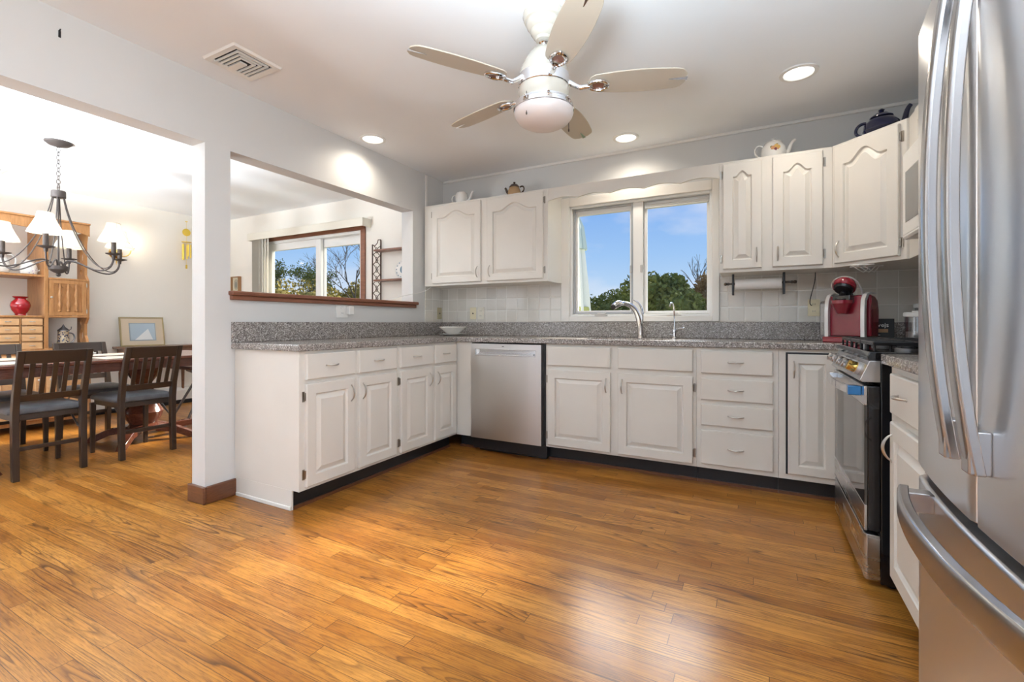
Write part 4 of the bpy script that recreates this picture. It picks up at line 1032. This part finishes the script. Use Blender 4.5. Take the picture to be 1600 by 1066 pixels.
# cupboard door with three turned spindles
d_ = MB().box(HX - .016, 1.897, 1.104, HX + .004, 1.932, 1.460).box(HX - .016, 2.150, 1.104, HX + .004, 2.185, 1.460).box(HX - .016, 1.932, 1.104, HX + .004, 2.150, 1.142).box(HX - .016, 1.932, 1.425, HX + .004, 2.150, 1.460).box(HX - .016, 1.932, 1.142, HX - .012, 2.150, 1.425).build('cupboard_door', m_hutch, root, .002)
for k in range(3):
    y = 1.978 + k * .063
    MB().lathe([(.010, 1.143), (.014, 1.155), (.008, 1.165), (.010, 1.185), (.019, 1.215), (.012, 1.240), (.009, 1.250), (.013, 1.262), (.009, 1.275), (.018, 1.310), (.012, 1.345), (.008, 1.365), (.014, 1.385), (.009, 1.400), (.011, 1.424)], (HX - .002, y, 0), 14).build('spindle', m_hutch, d_)
b = MB()
for k in range(3):
    y0 = 1.934 + k * .072
    b.prism([(y0, 1.425), (y0, 1.385)] + [(y0 + .072 * i / 8, 1.385 + .03 * math.sin(PI * i / 8)) for i in range(1, 8)] + [(y0 + .072, 1.385), (y0 + .072, 1.425)], HX - .011, HX - .003, 'x')
b.build('arch_trim', m_hutch, d_)
MB().sphere((HX + .014, 1.912, 1.285), .011, 12, 8).build('knob', m_nickel, d_)
for z in (1.15, 1.42): MB().cyl((HX + .006, 2.186, z - .02), (HX + .006, 2.186, z + .02), .005, 8).build('hinge', m_hinge, d_)
# crown boards with a scalloped lower edge
def crown(y0, y1, name):
    pts = [(y0, 2.045), (y0, 1.93)] + [(y0 + (y1 - y0) * i / 20, 1.93 + .035 * (1 - abs(2 * i / 20 - 1) ** 2) * (1 if i % 20 else 0)) for i in range(1, 20)] + [(y1, 1.93), (y1, 2.045)]
    MB().prism(pts, HX - .005, HX + .012, 'x').box(HB, y0, 2.025, HX - .005, y1, 2.045).box(HX - .005, y0, 2.045, HX + .030, y1, 2.062).box(HB, y0, 2.0455, HX - .0055, y1, 2.060).build(name, m_hutch, root, .002)
crown(1.8945, 2.209, 'crown'); crown(.75, 1.8935, 'crown')
# small drawers
for cy0, cy1 in ((1.705, 1.852), (1.540, 1.690), (1.375, 1.525)):
    for k in range(4):
        z0 = 1.010 - k * .077
        d_ = MB().box(HX - .30, cy0, z0, HX + .003, cy1, z0 + .064).build('small_drawer', m_hutchl, root, .004)
        MB().tube(arc((HX + .004, (cy0 + cy1) / 2 - .02, z0 + .034), (HX + .004, (cy0 + cy1) / 2 + .02, z0 + .034), (.012, 0, 0), 7), .0035, 6).build('drawer_pull', m_nickel, d_)
b = MB()
for y in (1.530, 1.695): b.box(HB, y - .0035, .78, HX + .004, y + .0035, 1.084)
for k in range(5): b.box(HB, 1.36, 1.078 - k * .077, HX + .002, 1.861, 1.0835 - k * .077)
b.build('drawer_case', m_hutch, root)
MB().box(HB, .75, .755, HX + .05, 2.2095, .778).build('base_top', m_hutch, root, .003)
MB().box(HB, .75, .06, HX + .03, 2.2095, .7545).build('base_cupboard', m_hutch, root, .002)
for k in range(4):
    y = .80 + k * .355; z0, z1 = .10, .72
    d_ = door_mesh(FR((HX + .031, y, z0), (0, 1, 0), (1, 0, 0)), .33, z1 - z0, .018, .05).build('base_door', m_hutchl, root)
    MB().sphere((HX + .06, y + (.03 if k % 2 else .30), .48), .012, 10, 8).build('knob', m_nickel, d_)
# things on the wall unit
def pitcher(name, label, loc, s=1.0, rz=0):
    root = thing(name, label, name.split('_')[-1], loc, rz)
    MB().lathe([(.05 * s, 0), (.072 * s, .01 * s), (.082 * s, .05 * s), (.072 * s, .11 * s), (.052 * s, .15 * s), (.060 * s, .175 * s), (.056 * s, .176 * s), (.048 * s, .15 * s)], (0, 0, 0), 28, cap=False).lathe([(.001, .002), (.05 * s, .0)], (0, 0, 0), 28, cap=False).build('jug_body', m_dots, root, world=False)
    MB().tube(bez([(0, .056 * s, .16 * s), (0, .13 * s, .19 * s), (0, .13 * s, .06 * s), (0, .074 * s, .05 * s)], 12), .007 * s, 8).build('handle', m_dots, root, world=False)
    return root
pitcher('ceramic_pitcher', 'larger white flowered pitcher on the upper shelf of the wall unit', (-6.30, 1.58, 1.5005), 1.12)
pitcher('ceramic_pitcher', 'smaller white flowered pitcher near the upright panel on the upper shelf', (-6.26, 1.785, 1.5005), .80)
tag(MB().lathe([(.035, 0), (.040, .004), (.036, .012), (.062, .055), (.072, .095), (.064, .130), (.040, .155), (.038, .162), (.055, .178), (.057, .182), (.050, .180), (.032, .162)], (-6.24, 1.722, 1.1025), 32, cap=False).lathe([(.001, .003), (.035, .0)], (-6.24, 1.722, 1.1025), 24, cap=False).build('vase', m_redglass, None), 'ruby red urn-shaped vase on the wall unit above the small drawers', 'vase')
root = thing('beer_stein', 'patterned stoneware beer stein with a pewter lid on the wall unit', 'stein', (-6.23, 2.03, .7785))
MB().lathe([(.052, 0), (.055, .008), (.050, .02), (.045, .12), (.042, .165), (.044, .172)], (0, 0, 0), 24).build('stein_body', m_stein, root, world=False)
MB().lathe([(.046, .1722), (.046, .180), (.034, .192), (.014, .212), (.004, .235), (.001, .24)], (0, 0, 0), 24).build('lid', m_metalgrey, root, world=False)
MB().tube(bez([(0, .043, .15), (0, .10, .16), (0, .10, .05), (0, .048, .05)], 12), .007, 8).tube([(0, .045, .178), (0, .060, .19), (0, .062, .215)], .004, 6).build('handle', m_metalgrey, root, world=False)

# framed picture leaning on the wall, on a console table
root = thing('console_table', 'walnut side table with slim turned legs against the dining room wall', 'table', (-6.38, 2.98, 0))
MB().box(HB + .012, 2.56, .735, -6.20, 3.36, .758).build('table_top', m_sidew, root, .004)
MB().box(HB + .03, 2.60, .635, -6.225, 3.32, .7345).build('apron', m_sidew, root, .002)
for y in (2.63, 3.29):
    for x in (-6.53, -6.25):
        MB().lathe([(.010, 0), (.013, .02), (.016, .25), (.020, .45), (.016, .47), (.022, .49), (.016, .51), (.024, .56), (.024, .6345)], (x, y, 0), 14).build('leg', m_sidew, root)
root = thing('framed_picture', 'gold framed picture with wide mat leaning on the wall behind the dining table', 'picture', (-6.52, 2.83, .7585))
tl = Matrix.Translation((-6.455, 2.83, .7595)) @ Matrix.Rotation(math.radians(-9), 4, 'Y') @ Matrix.Rotation(math.radians(90), 4, 'Z')
fw, fh, fr_ = .225, .345, .014
b = MB(tl); b.box(-fw, 0, 0, -fw + fr_, .02, fh).box(fw - fr_, 0, 0, fw, .02, fh).box(-fw + fr_, 0, 0, fw - fr_, .02, fr_).box(-fw + fr_, 0, fh - fr_, fw - fr_, .02, fh)
b.build('frame', M('antique_gold_frame', (.42, .33, .17), .35, .4), root, .002)
MB(tl).box(-fw + fr_, .006, fr_, fw - fr_, .008, fh - fr_).build('mat_board', M('tan_mat_board', (.60, .49, .36), .8), root)
MB(tl).box(-.135, .0045, .062, .135, .0059, fh - .07).build('inner_mat', M('slate_mat', (.28, .33, .36), .7), root)
MB(tl).box(-.125, .0035, .072, .125, .0044, fh - .08).build('print', M('pale_blue_print', (.42, .50, .56), .12, coat=.6), root)
MB(tl).prism([(-.085, .073), (.04, .073), (.10, .073), (.055, .205)], .0028, .0034, 'y').build('sail_shape', M('print_white', (.75, .76, .74), .3), root)
# baseboard heater
root = thing('baseboard_heater', 'white baseboard heater with a dark slot along the dining room wall', 'heater', (-6.54, 3.0, 0))
MB().prism([(HB, .03), (-6.50, .03), (-6.50, .17), (-6.53, .205), (HB, .205)], 2.26, 3.76, 'y').build('heater_cover', m_whitep, root, .002)
MB().box(-6.5005, 2.27, .028, -6.497, 3.75, .052).box(-6.530, 2.27, 0, -6.515, 3.75, .0295).build('heater_slot', m_duct, root)

# ------------------------------------------------------------------ dining table
root = thing('dining_table', 'long dark mahogany pedestal dining table', 'table', (-4.80, 1.45, 0))
b = MB(); tt = [(-5.25, .22), (-4.35, .22), (-4.35, 2.62), (-5.25, 2.62)]
MB().box(-5.25, .22, .722, -4.35, 2.68, .750).build('table_top', m_tablew, root, .008, seg=3)
MB().box(-5.20, .27, .655, -4.40, 2.63, .7215).build('apron', m_tablew, root, .003)
for py in (.85, 2.10):
    MB().lathe([(.17, .10), (.17, .13), (.10, .15), (.13, .20), (.145, .25), (.11, .31), (.065, .35), (.055, .40), (.08, .46), (.06, .50), (.10, .56), (.13, .62), (.14, .6545)], (-4.80, py, 0), 30).build('pedestal', m_tablew, root)
    b = MB()
    for a in range(4):
        an = a * PI / 2 + PI / 4; d = Vector((math.cos(an), math.sin(an), 0)); s_ = Vector((-d.y, d.x, 0)) * .028; C0 = Vector((-4.8, py, 0))
        prof = [(.10, .13), (.25, .11), (.38, .05), (.42, .0), (.36, .0), (.24, .055), (.10, .075)]
        A_ = [C0 + d * r + s_ + Vector((0, 0, z)) for r, z in prof]; B2 = [C0 + d * r - s_ + Vector((0, 0, z)) for r, z in prof]
        b.loops([[tuple(p) for p in A_], [tuple(p) for p in B2]])
    b.build('pedestal_feet', m_tablew, root, .004)
MB().box(-4.835, 2.24, .06, -4.765, 3.0, .115).build('extension_rail', m_tablew, root, .004)
# pale sheets imitating the reflection on the table top, bowl, serving board on the table
m_mat = M('pale_table_reflection', (.62, .55, .46), .7)
for i, (x, y, lb) in enumerate(((-4.56, 1.34, 'pale sheet imitating table top reflection in front of the near left dining chair'), (-4.56, 1.90, 'pale sheet imitating table top reflection in front of the near right dining chair'), (-5.05, 1.36, 'pale sheet imitating reflection on the far side of the table, left'), (-5.05, 1.98, 'pale sheet imitating reflection on the far side of the table, right'))):
    tag(MB().box(x - .15, y - .22, .7505, x + .15, y + .22, .7545).build('reflection_sheet', m_mat, None, .001), lb, 'reflection_sheet', 'reflection sheets on the dining table')
root = thing('wooden_bowl', 'shallow cream striped dish in the middle of the dining table', 'bowl', (-4.83, 1.66, .7505))
MB().lathe([(.05, 0), (.07, .006), (.115, .035), (.11, .038), (.06, .010), (.001, .008)], (0, 0, 0), 28).build('dish', m_ceramic, root, world=False)
b = MB()
for k in range(5): b.sphere((-.05 + .03 * (k % 3), -.04 + .025 * k, .042), .027, 14, 9, .75)
b.build('shell', dotted('brown_striped_shell', (.66, .56, .46), (.16, .08, .05), 30, .3), root, world=False)

# chairs
def make_chair():
    root = thing('dining_chair', 'x', 'chair')
    hw_ = .172; w = .017
    def back_post(y):
        L = []
        for (x, z, dx) in ((-.012, 0, .020), (0, .25, .024), (.0, .44, .026), (-.020, .56, .022), (-.075, .74, .018), (-.112, .850, .015)):
            L.append([(x - dx, y - w, z), (x + dx, y - w, z), (x + dx, y + w, z), (x - dx, y + w, z)])
        return MB().loops(L)
    for s_ in (-1, 1):
        back_post(s_ * hw_).build('rear_leg', m_chairw, root, .003, world=False)
    for s_ in (-1, 1):
        y = s_ * (hw_ + .008); L = []
        for x, z, d in ((.445, 0, .013), (.440, .40, .017)): L.append([(x - d, y - d, z), (x + d, y - d, z), (x + d, y + d, z), (x - d, y + d, z)])
        MB().loops(L).build('front_leg', m_chairw, root, .003, world=False)
        pts = [(0.02, s_ * (hw_ - .018), .30), (.06, s_ * (hw_ - .018), .325), (.16, s_ * (hw_ - .018), .395)]
        MB().tube(pts, .0065, 6).build('folding_brace', m_metalgrey, root, world=False)
    def rail(z0, z1, t_=.010, name='back_rail', curve=.012):
        L = []; n = 10
        def xz(z): return -.020 - .092 * (z - .56) / .29
        for i in range(n + 1):
            y = -hw_ + w + (2 * hw_ - 2 * w) * i / n; c = -curve * math.sin(PI * i / n)
            L.append([(xz(z0) - t_ + c, y, z0), (xz(z0) + t_ + c, y, z0), (xz(z1) + t_ + c, y, z1), (xz(z1) - t_ + c, y, z1)])
        return MB().loops(L).build(name, m_chairw, root, .003, world=False)
    rail(.765, .850, name='top_rail'); rail(.515, .560, name='lower_back_rail')
    for k in range(5):
        y = -.112 + k * .056; L = []
        for z in (.558, .66, .767):
            x = -.020 - .092 * (z - .56) / .29 - .012 * math.cos(PI * y / .34)
            L.append([(x - .006, y - .013, z), (x + .006, y - .013, z), (x + .006, y + .013, z), (x - .006, y + .013, z)])
        MB().loops(L).build('slat', m_chairw, root, .001, world=False)
    MB().box(-.010, -hw_ + w, .190, .012, hw_ - w, .216).build('stretcher', m_chairw, root, .003, world=False)
    MB().box(.026, -hw_ - .004, .385, .43, -hw_ + .018, .425).box(.026, hw_ - .018, .385, .43, hw_ + .004, .425).box(.41, -hw_ + .018, .385, .43, hw_ - .018, .425).box(.026, -hw_ + .018, .385, .05, hw_ - .018, .425).build('seat_frame', m_chairw, root, .003, world=False)
    L = []
    for ins, z in ((.004, .4255), (0, .432), (.0, .448), (.008, .462), (.035, .474), (.09, .479)):
        a0, a1, yy = .015 + ins, .478 - ins, .195 - ins; r = .03
        L.append([(a0, -yy + .02, z), (a0 + r, -yy, z), (a1 - r, -yy, z), (a1, -yy + r, z), (a1, yy - r, z), (a1 - r, yy, z), (a0 + r, yy, z), (a0, yy - .02, z)])
    MB().loops(L).build('seat', m_leather, root, .004, world=False)
    return root
ch0 = make_chair()
CH = [(-4.258, 1.320, 180, 'dark slatted folding chair on the near side of the table, left of the pair'), (-4.215, 1.873, 180, 'dark slatted folding chair on the near side of the table, closest to the partition wall'),
      (-5.46, 1.93, 0, 'dark slatted folding chair across the table in front of the beer stein'), (-5.50, 1.36, 0, 'dark slatted folding chair across the table, at the left edge of the photo')]
for i, (x, y, r, lb) in enumerate(CH):
    o = ch0 if i == 0 else copy_tree(ch0)
    o.location = (x, y, 0); o.rotation_euler = (0, 0, math.radians(r)); tag(o, lb, 'chair', 'folding dining chairs round the table')
# folding stool with cushion past the table end
root = thing('folding_stool', 'metal legged stool with a brown cushion at the far table end', 'stool', (-5.10, 2.72, 0))
MB().cyl((-5.3, 2.72, .56), (-4.9, 2.72, .56), .012, 8).tube([(-5.20, 2.48, .01), (-5.10, 2.72, .50), (-5.05, 2.86, .56)], .012, 8).tube([(-5.20, 2.98, .01), (-5.10, 2.72, .50), (-5.05, 2.58, .56)], .012, 8).tube([(-4.90, 2.48, .01), (-4.95, 2.72, .50), (-5.0, 2.86, .56)], .012, 8).tube([(-4.90, 2.98, .01), (-4.95, 2.72, .50), (-5.0, 2.58, .56)], .012, 8).build('frame', m_metalgrey, root)
MB().box(-5.24, 2.50, .572, -4.86, 2.94, .60).build('cushion', M('brown_cushion', (.10, .045, .03), .6), root, .012, seg=3)

# ------------------------------------------------------------------ dining window dressing
root = thing('window_cornice', 'cream fabric covered cornice box above the dining room window', 'cornice', (-4.76, 3.72, 2.15))
ya, yb_ = 3.66, yw - .021
MB().box(-5.775, ya, 2.085, -3.755, ya + .012, 2.170).box(-5.775, ya, 2.170, -3.755, yw - .001, 2.176).box(-5.775, ya + .012, 2.085, -5.763, yw - .001, 2.170).box(-3.767, ya + .012, 2.085, -3.755, yw - .001, 2.170).build('box', M('cream_cornice', (.78, .74, .64), .6), root, .002)
root = thing('vertical_blind', 'stack of cream vertical blind slats drawn to the left of the dining window', 'blind', (-5.6, 3.72, 1.6))
MB().box(-5.72, 3.70, 2.150, -3.80, 3.725, 2.168).build('head_rail', m_whitep, root)
for k in range(16):
    x = -5.695 + k * .0115 if k < 13 else -5.545 + (k - 13) * .055; wd = .048 if k < 13 else .0
    a = 80 if k < 13 else 20
    mt = Matrix.Translation((x, 3.712, 0)) @ Matrix.Rotation(math.radians(-a), 4, 'Z')
    L = [[(-.044, .0, z), (0, -.006, z), (.044, .0, z), (.044, .0012, z), (0, -.0048, z), (-.044, .0012, z)] for z in (.98, 2.149)]
    MB(mt).loops(L).build('blind_slat', m_blind, root)
# little framed picture on the window wall
root = thing('small_framed_picture', 'small brown framed portrait with oval mat left of the vertical blinds', 'picture', (-6.12, yw - .02, 1.58))
x0, x1, z0, z1 = -6.27, -6.10, 1.45, 1.655
MB().box(x0, yw - .045, z0, x0 + .012, yw - .001, z1).box(x1 - .012, yw - .045, z0, x1, yw - .001, z1).box(x0 + .012, yw - .045, z1 - .012, x1 - .012, yw - .001, z1).box(x0 + .012, yw - .045, z0, x1 - .012, yw - .001, z0 + .012).build('frame', M('tan_picture_frame', (.36, .19, .08), .4), root, .002)
MB().box(x0 + .012, yw - .020, z0 + .012, x1 - .012, yw - .018, z1 - .012).build('mat_board', M('ivory_mat', (.66, .60, .46), .7), root)
MB().lathe([(.052, 0), (.050, .002), (.001, .002)], ((x0 + x1) / 2, yw - .0205, 1.55), 28, (0, -1, 0), sy=1.4).build('oval_print', M('faded_print', (.40, .37, .28), .5), root)
MB().lathe([(.026, 0), (.024, .001), (.001, .001)], ((x0 + x1) / 2, yw - .0228, 1.545), 20, (0, -1, 0), sy=1.6).build('portrait_shape', M('grey_figure_print', (.22, .22, .19), .5), root)
tag(MB().box(-6.415, yw - .04, 1.42, -6.375, yw - .001, 1.64).build('picture_edge', M('brown_wood_frame_edge', (.30, .13, .07), .4), None, .002), 'edge of a brown wooden frame by the pass-through corner', 'picture')
# fretwork wall shelf
root = thing('wall_shelf', 'brown fretwork wall shelf with three boards right of the dining window', 'shelf', (-3.3, 3.71, 1.6))
sx_ = -3.615
for xs_ in (sx_, sx_ + .62):
    b = MB(); z0, z1 = 1.02, 1.875; y0, y1 = 3.655, yw - .001; t2 = .010
    b.box(xs_, y0, z0, xs_ + t2, y0 + .010, z1 - .01).box(xs_, y1 - .012, z0, xs_ + t2, y1, z1 + .06).box(xs_, y0, z0, xs_ + t2, y1, z0 + .012)
    b.tube([(xs_ + t2 / 2, y0 + .005, z1 - .01), (xs_ + t2 / 2, y0 + .04, z1 - .02), (xs_ + t2 / 2, y1 - .055, z1 + .02), (xs_ + t2 / 2, y1 - .045, z1 + .055), (xs_ + t2 / 2, y1 - .006, z1 + .062)], .005, 6)
    ym = (y0 + y1) / 2; hwid = (y1 - y0) / 2 - .012
    nn = 8; hgt = (z1 - z0 - .03) / nn
    for k in range(nn):
        zc = z0 + .02 + hgt * (k + .5)
        xx = xs_ + t2 / 2
        for sg in (-1, 1):
            b.tube(bez([(xx, ym - sg * hwid, zc - hgt / 2), (xx, ym + sg * .01, zc - hgt * .25), (xx, ym - sg * .01, zc + hgt * .25), (xx, ym + sg * hwid, zc + hgt / 2)], 6), .0042, 5)
        b.tube([(xx, ym, zc - hgt * .30), (xx, ym + .022, zc), (xx, ym, zc + hgt * .30), (xx, ym - .022, zc), (xx, ym, zc - hgt * .30)], .0038, 5)
    b.build('fretwork_side', M('dark_fretwork_wood', (.07, .032, .018), .45), root)
for z in (1.795, 1.475, 1.12): MB().box(sx_ + .010, 3.668, z, sx_ + .619, yw - .013, z + .018).build('shelf_board', m_trimwood, root, .002)
root = thing('decorative_plate', 'blue and white patterned plate standing on the middle board of the fretwork shelf', 'plate', (-3.27, 3.75, 1.60))
ax = Vector((0, -1, .15)).normalized(); pc = (-3.27, 3.765, 1.5945)
MB().lathe([(.05, .004), (.075, .006), (.098, .016), (.100, .018), (.096, .020), (.072, .010), (.001, .009)], pc, 36, ax).build('plate_disc', m_ceramic, root)
b = MB(); q = Vector((0, 0, 1)).rotation_difference(ax)
for k in range(14):
    a = 2 * PI * k / 14; c_ = Vector(pc) + q @ Vector((.086 * math.cos(a), .086 * math.sin(a), .0162)); b.lathe([(.0075, 0), (.006, .0015), (.001, .0015)], c_, 8, ax)
b.lathe([(.045, 0), (.043, .0012), (.001, .0012)], Vector(pc) + q @ Vector((0, 0, .0095)), 20, ax)
b.build('blue_pattern', M('delft_blue_print', (.16, .24, .30), .25), root)

# ------------------------------------------------------------------ outdoors
tag(MB().box(-60, YB + .17, -.35, 40, 70, -.15).build('ground', m_grass, smooth=False), 'winter lawn outside the windows', kind='structure')
def leaves(b, c, r, n, size, rnd, shell=.55):
    for _ in range(n):
        while True:
            d = Vector((rnd.uniform(-1, 1), rnd.uniform(-1, 1), rnd.uniform(-1, 1)))
            if .01 < d.length < 1: break
        rad = shell + (1 - shell) * rnd.random() ** .5
        p = Vector(c) + Vector((d.normalized().x * r[0], d.normalized().y * r[1], d.normalized().z * r[2])) * rad
        u = Vector((rnd.gauss(0, 1), rnd.gauss(0, 1), rnd.gauss(0, 1))).normalized(); v = u.orthogonal().normalized()
        v = Matrix.Rotation(rnd.random() * 6.3, 3, u) @ v; s = size * rnd.uniform(.6, 1.3)
        b.f([b.v(*(p - u * s)), b.v(*(p + v * s * .5)), b.v(*(p + u * s)), b.v(*(p - v * s * .5))])
def bush(name, label, cat, c, R, H, mat, seed, n=9500, size=.055, group=None):
    rnd = random.Random(seed); root = thing(name, label, cat, (c[0], c[1], -.15), 0, group)
    b = MB(); inner = MB(); k = 11
    for i in range(k):
        a = rnd.random() * 2 * PI; rr = rnd.random() ** .5 * R * .6; zc = H * rnd.uniform(.22, .78) if i else H * .72
        rc = R * rnd.uniform(.32, .5); cc = (c[0] + rr * math.cos(a), c[1] + rr * math.sin(a) * .6, max(rc * .6, min(zc, H - rc * .8)) - .15)
        leaves(b, cc, (rc, rc, rc * .85), n // k, size, rnd, .42); inner.sphere(cc, rc * .52, 12, 8, .85)
    f_ = b.build('foliage', mat, root, smooth=False)
    inner.build('dense_core', mat, f_)
    MB().cyl((c[0], c[1], -.15), (c[0], c[1], H * .5), .06, 8).build('trunk', m_bark, root)
    return root
def at(u, y):  # point on the ground seen in the direction of a picture column
    du = u - 800; th_ = math.radians(27.8); dx = -math.sin(th_) * 722 + math.cos(th_) * du; dy = math.cos(th_) * 722 + math.sin(th_) * du
    return (dx / dy * y, y)
g_ = 'bushes beyond the windows'
bush('garden_bush', 'broad dark green bush seen low in the left pane of the sink window', 'bush', at(955, 12.8), 1.45, 2.35, m_leaf1, 3, group=g_)
bush('garden_bush', 'tall rounded olive bush in the middle of the right pane of the sink window', 'bush', at(1042, 9.5), 1.05, 2.50, m_leaf1, 5, group=g_)
bush('garden_bush', 'russet tinged bush at the right edge of the sink window', 'bush', at(1104, 12.6), 1.35, 2.80, m_leaf3, 8, group=g_)
bush('garden_bush', 'darker bush filling the gap at the far right of the sink window', 'bush', at(1150, 16.0), 1.8, 2.9, m_leaf1, 9, group=g_)
bush('garden_bush', 'low bush behind the others near the centre mullion of the sink window', 'bush', at(1000, 16.5), 1.6, 2.5, m_leaf1, 11, group=g_)
bush('garden_bush', 'golden brown bush seen in the left pane of the dining window', 'bush', at(462, 8.5), 1.7, 2.55, m_leaf2, 12, group=g_)
bush('garden_bush', 'golden brown bush seen low in the right pane of the dining window', 'bush', at(536, 11.8), 1.6, 3.0, m_leaf2, 14, group=g_)
bush('garden_bush', 'olive bush farthest left in the dining window', 'bush', at(415, 15), 2.0, 3.3, m_leaf2, 15, group=g_)
def tree(label, c, H, seed, spread=.5, leaf=None, r0=.10, depth=6, lean=(0, 0), group='garden trees'):
    rnd = random.Random(seed); root = thing('garden_tree', label, 'tree', (c[0], c[1], -.15), 0, group); b = MB(); tips = []
    def br(p, d, L, r, k):
        q = p + d * L; mid = p + d * L * .5 + Vector((rnd.uniform(-1, 1), rnd.uniform(-1, 1), 0)) * L * .06
        b.tube([p, mid, q], [r, r * .85, r * .7], 5 if k < depth - 1 else 6)
        if k <= 0: tips.append(q); return
        for j in range(rnd.choice((2, 3, 3)) if k > 1 else 3):
            a = rnd.random() * 2 * PI; s = spread * rnd.uniform(.6, 1.3)
            nd_ = (d + Vector((math.cos(a) * s, math.sin(a) * s, rnd.uniform(-.1, .25)))).normalized()
            br(p.lerp(q, rnd.uniform(.65, 1)), nd_, L * rnd.uniform(.62, .84), r * .62, k - 1)
    br(Vector((c[0], c[1], -.15)), Vector((lean[0], lean[1], 1)).normalized(), H * .27, r0, depth)
    b.build('branches', m_bark, root)
    if leaf:
        l = MB()
        for q in tips:
            for _ in range(4):
                p = q + Vector((rnd.gauss(0, .12), rnd.gauss(0, .12), rnd.gauss(0, .12))); u = Vector((rnd.gauss(0, 1), rnd.gauss(0, 1), rnd.gauss(0, 1))).normalized(); v = u.orthogonal().normalized()
                s = .05; l.f([l.v(*(p - u * s)), l.v(*(p + v * s * .5)), l.v(*(p + u * s)), l.v(*(p - v * s * .5))])
        l.build('foliage', leaf, root, smooth=False)
    return root
tree('thinly leafed tree in the left pane of the dining window', at(448, 14.5), 5.2, 21, .55, m_leaf1, .08, 7)
tree('bare branching tree in the right pane of the dining window', at(575, 9.5), 4.9, 29, .50, None, .055, 7, (-.10, 0))
tree('bare twiggy tree above the bushes at the right of the sink window', at(1112, 20), 4.6, 33, .5, None, .08, 5)
# closed patio umbrella by the sink window
ux, uy = at(900, 6.3)
root = thing('patio_umbrella', 'closed pale green patio umbrella outside the left sink window pane', 'umbrella', (ux, uy, -.15))
MB().cyl((ux, uy, -.15), (ux, uy, 2.62), .022, 12).build('pole', m_alum, root)
L = []; n = 36
for r, z in ((.20, .95), (.17, 1.4), (.125, 1.9), (.085, 2.3), (.03, 2.56)):
    L.append([(ux + r * (1 + .22 * math.cos(8 * 2 * PI * i / n)) * math.cos(2 * PI * i / n), uy + r * (1 + .22 * math.cos(8 * 2 * PI * i / n)) * math.sin(2 * PI * i / n), z) for i in range(n)])
cn = MB().loops(L, True, True).build('canopy', m_umbw, root)
L = []
for r, z in ((.155, 2.08), (.11, 2.40), (.02, 2.62)):
    L.append([(ux + r * (1 + .10 * math.cos(8 * 2 * PI * i / n)) * math.cos(2 * PI * i / n), uy + r * (1 + .10 * math.cos(8 * 2 * PI * i / n)) * math.sin(2 * PI * i / n), z) for i in range(n)])
MB().loops(L, True, True).build('vent_cap', m_umb, cn)
MB().lathe([(.205, 1.10), (.212, 1.12), (.205, 1.24), (.196, 1.26)], (ux, uy, 0), 30, cap=False).build('yellow_trim', M('yellow_green_canvas', (.50, .52, .16), .7), cn)
MB().lathe([(.24, -.149), (.24, -.10), (.05, -.08)], (ux, uy, 0), 24).build('umbrella_base', m_alum, root)
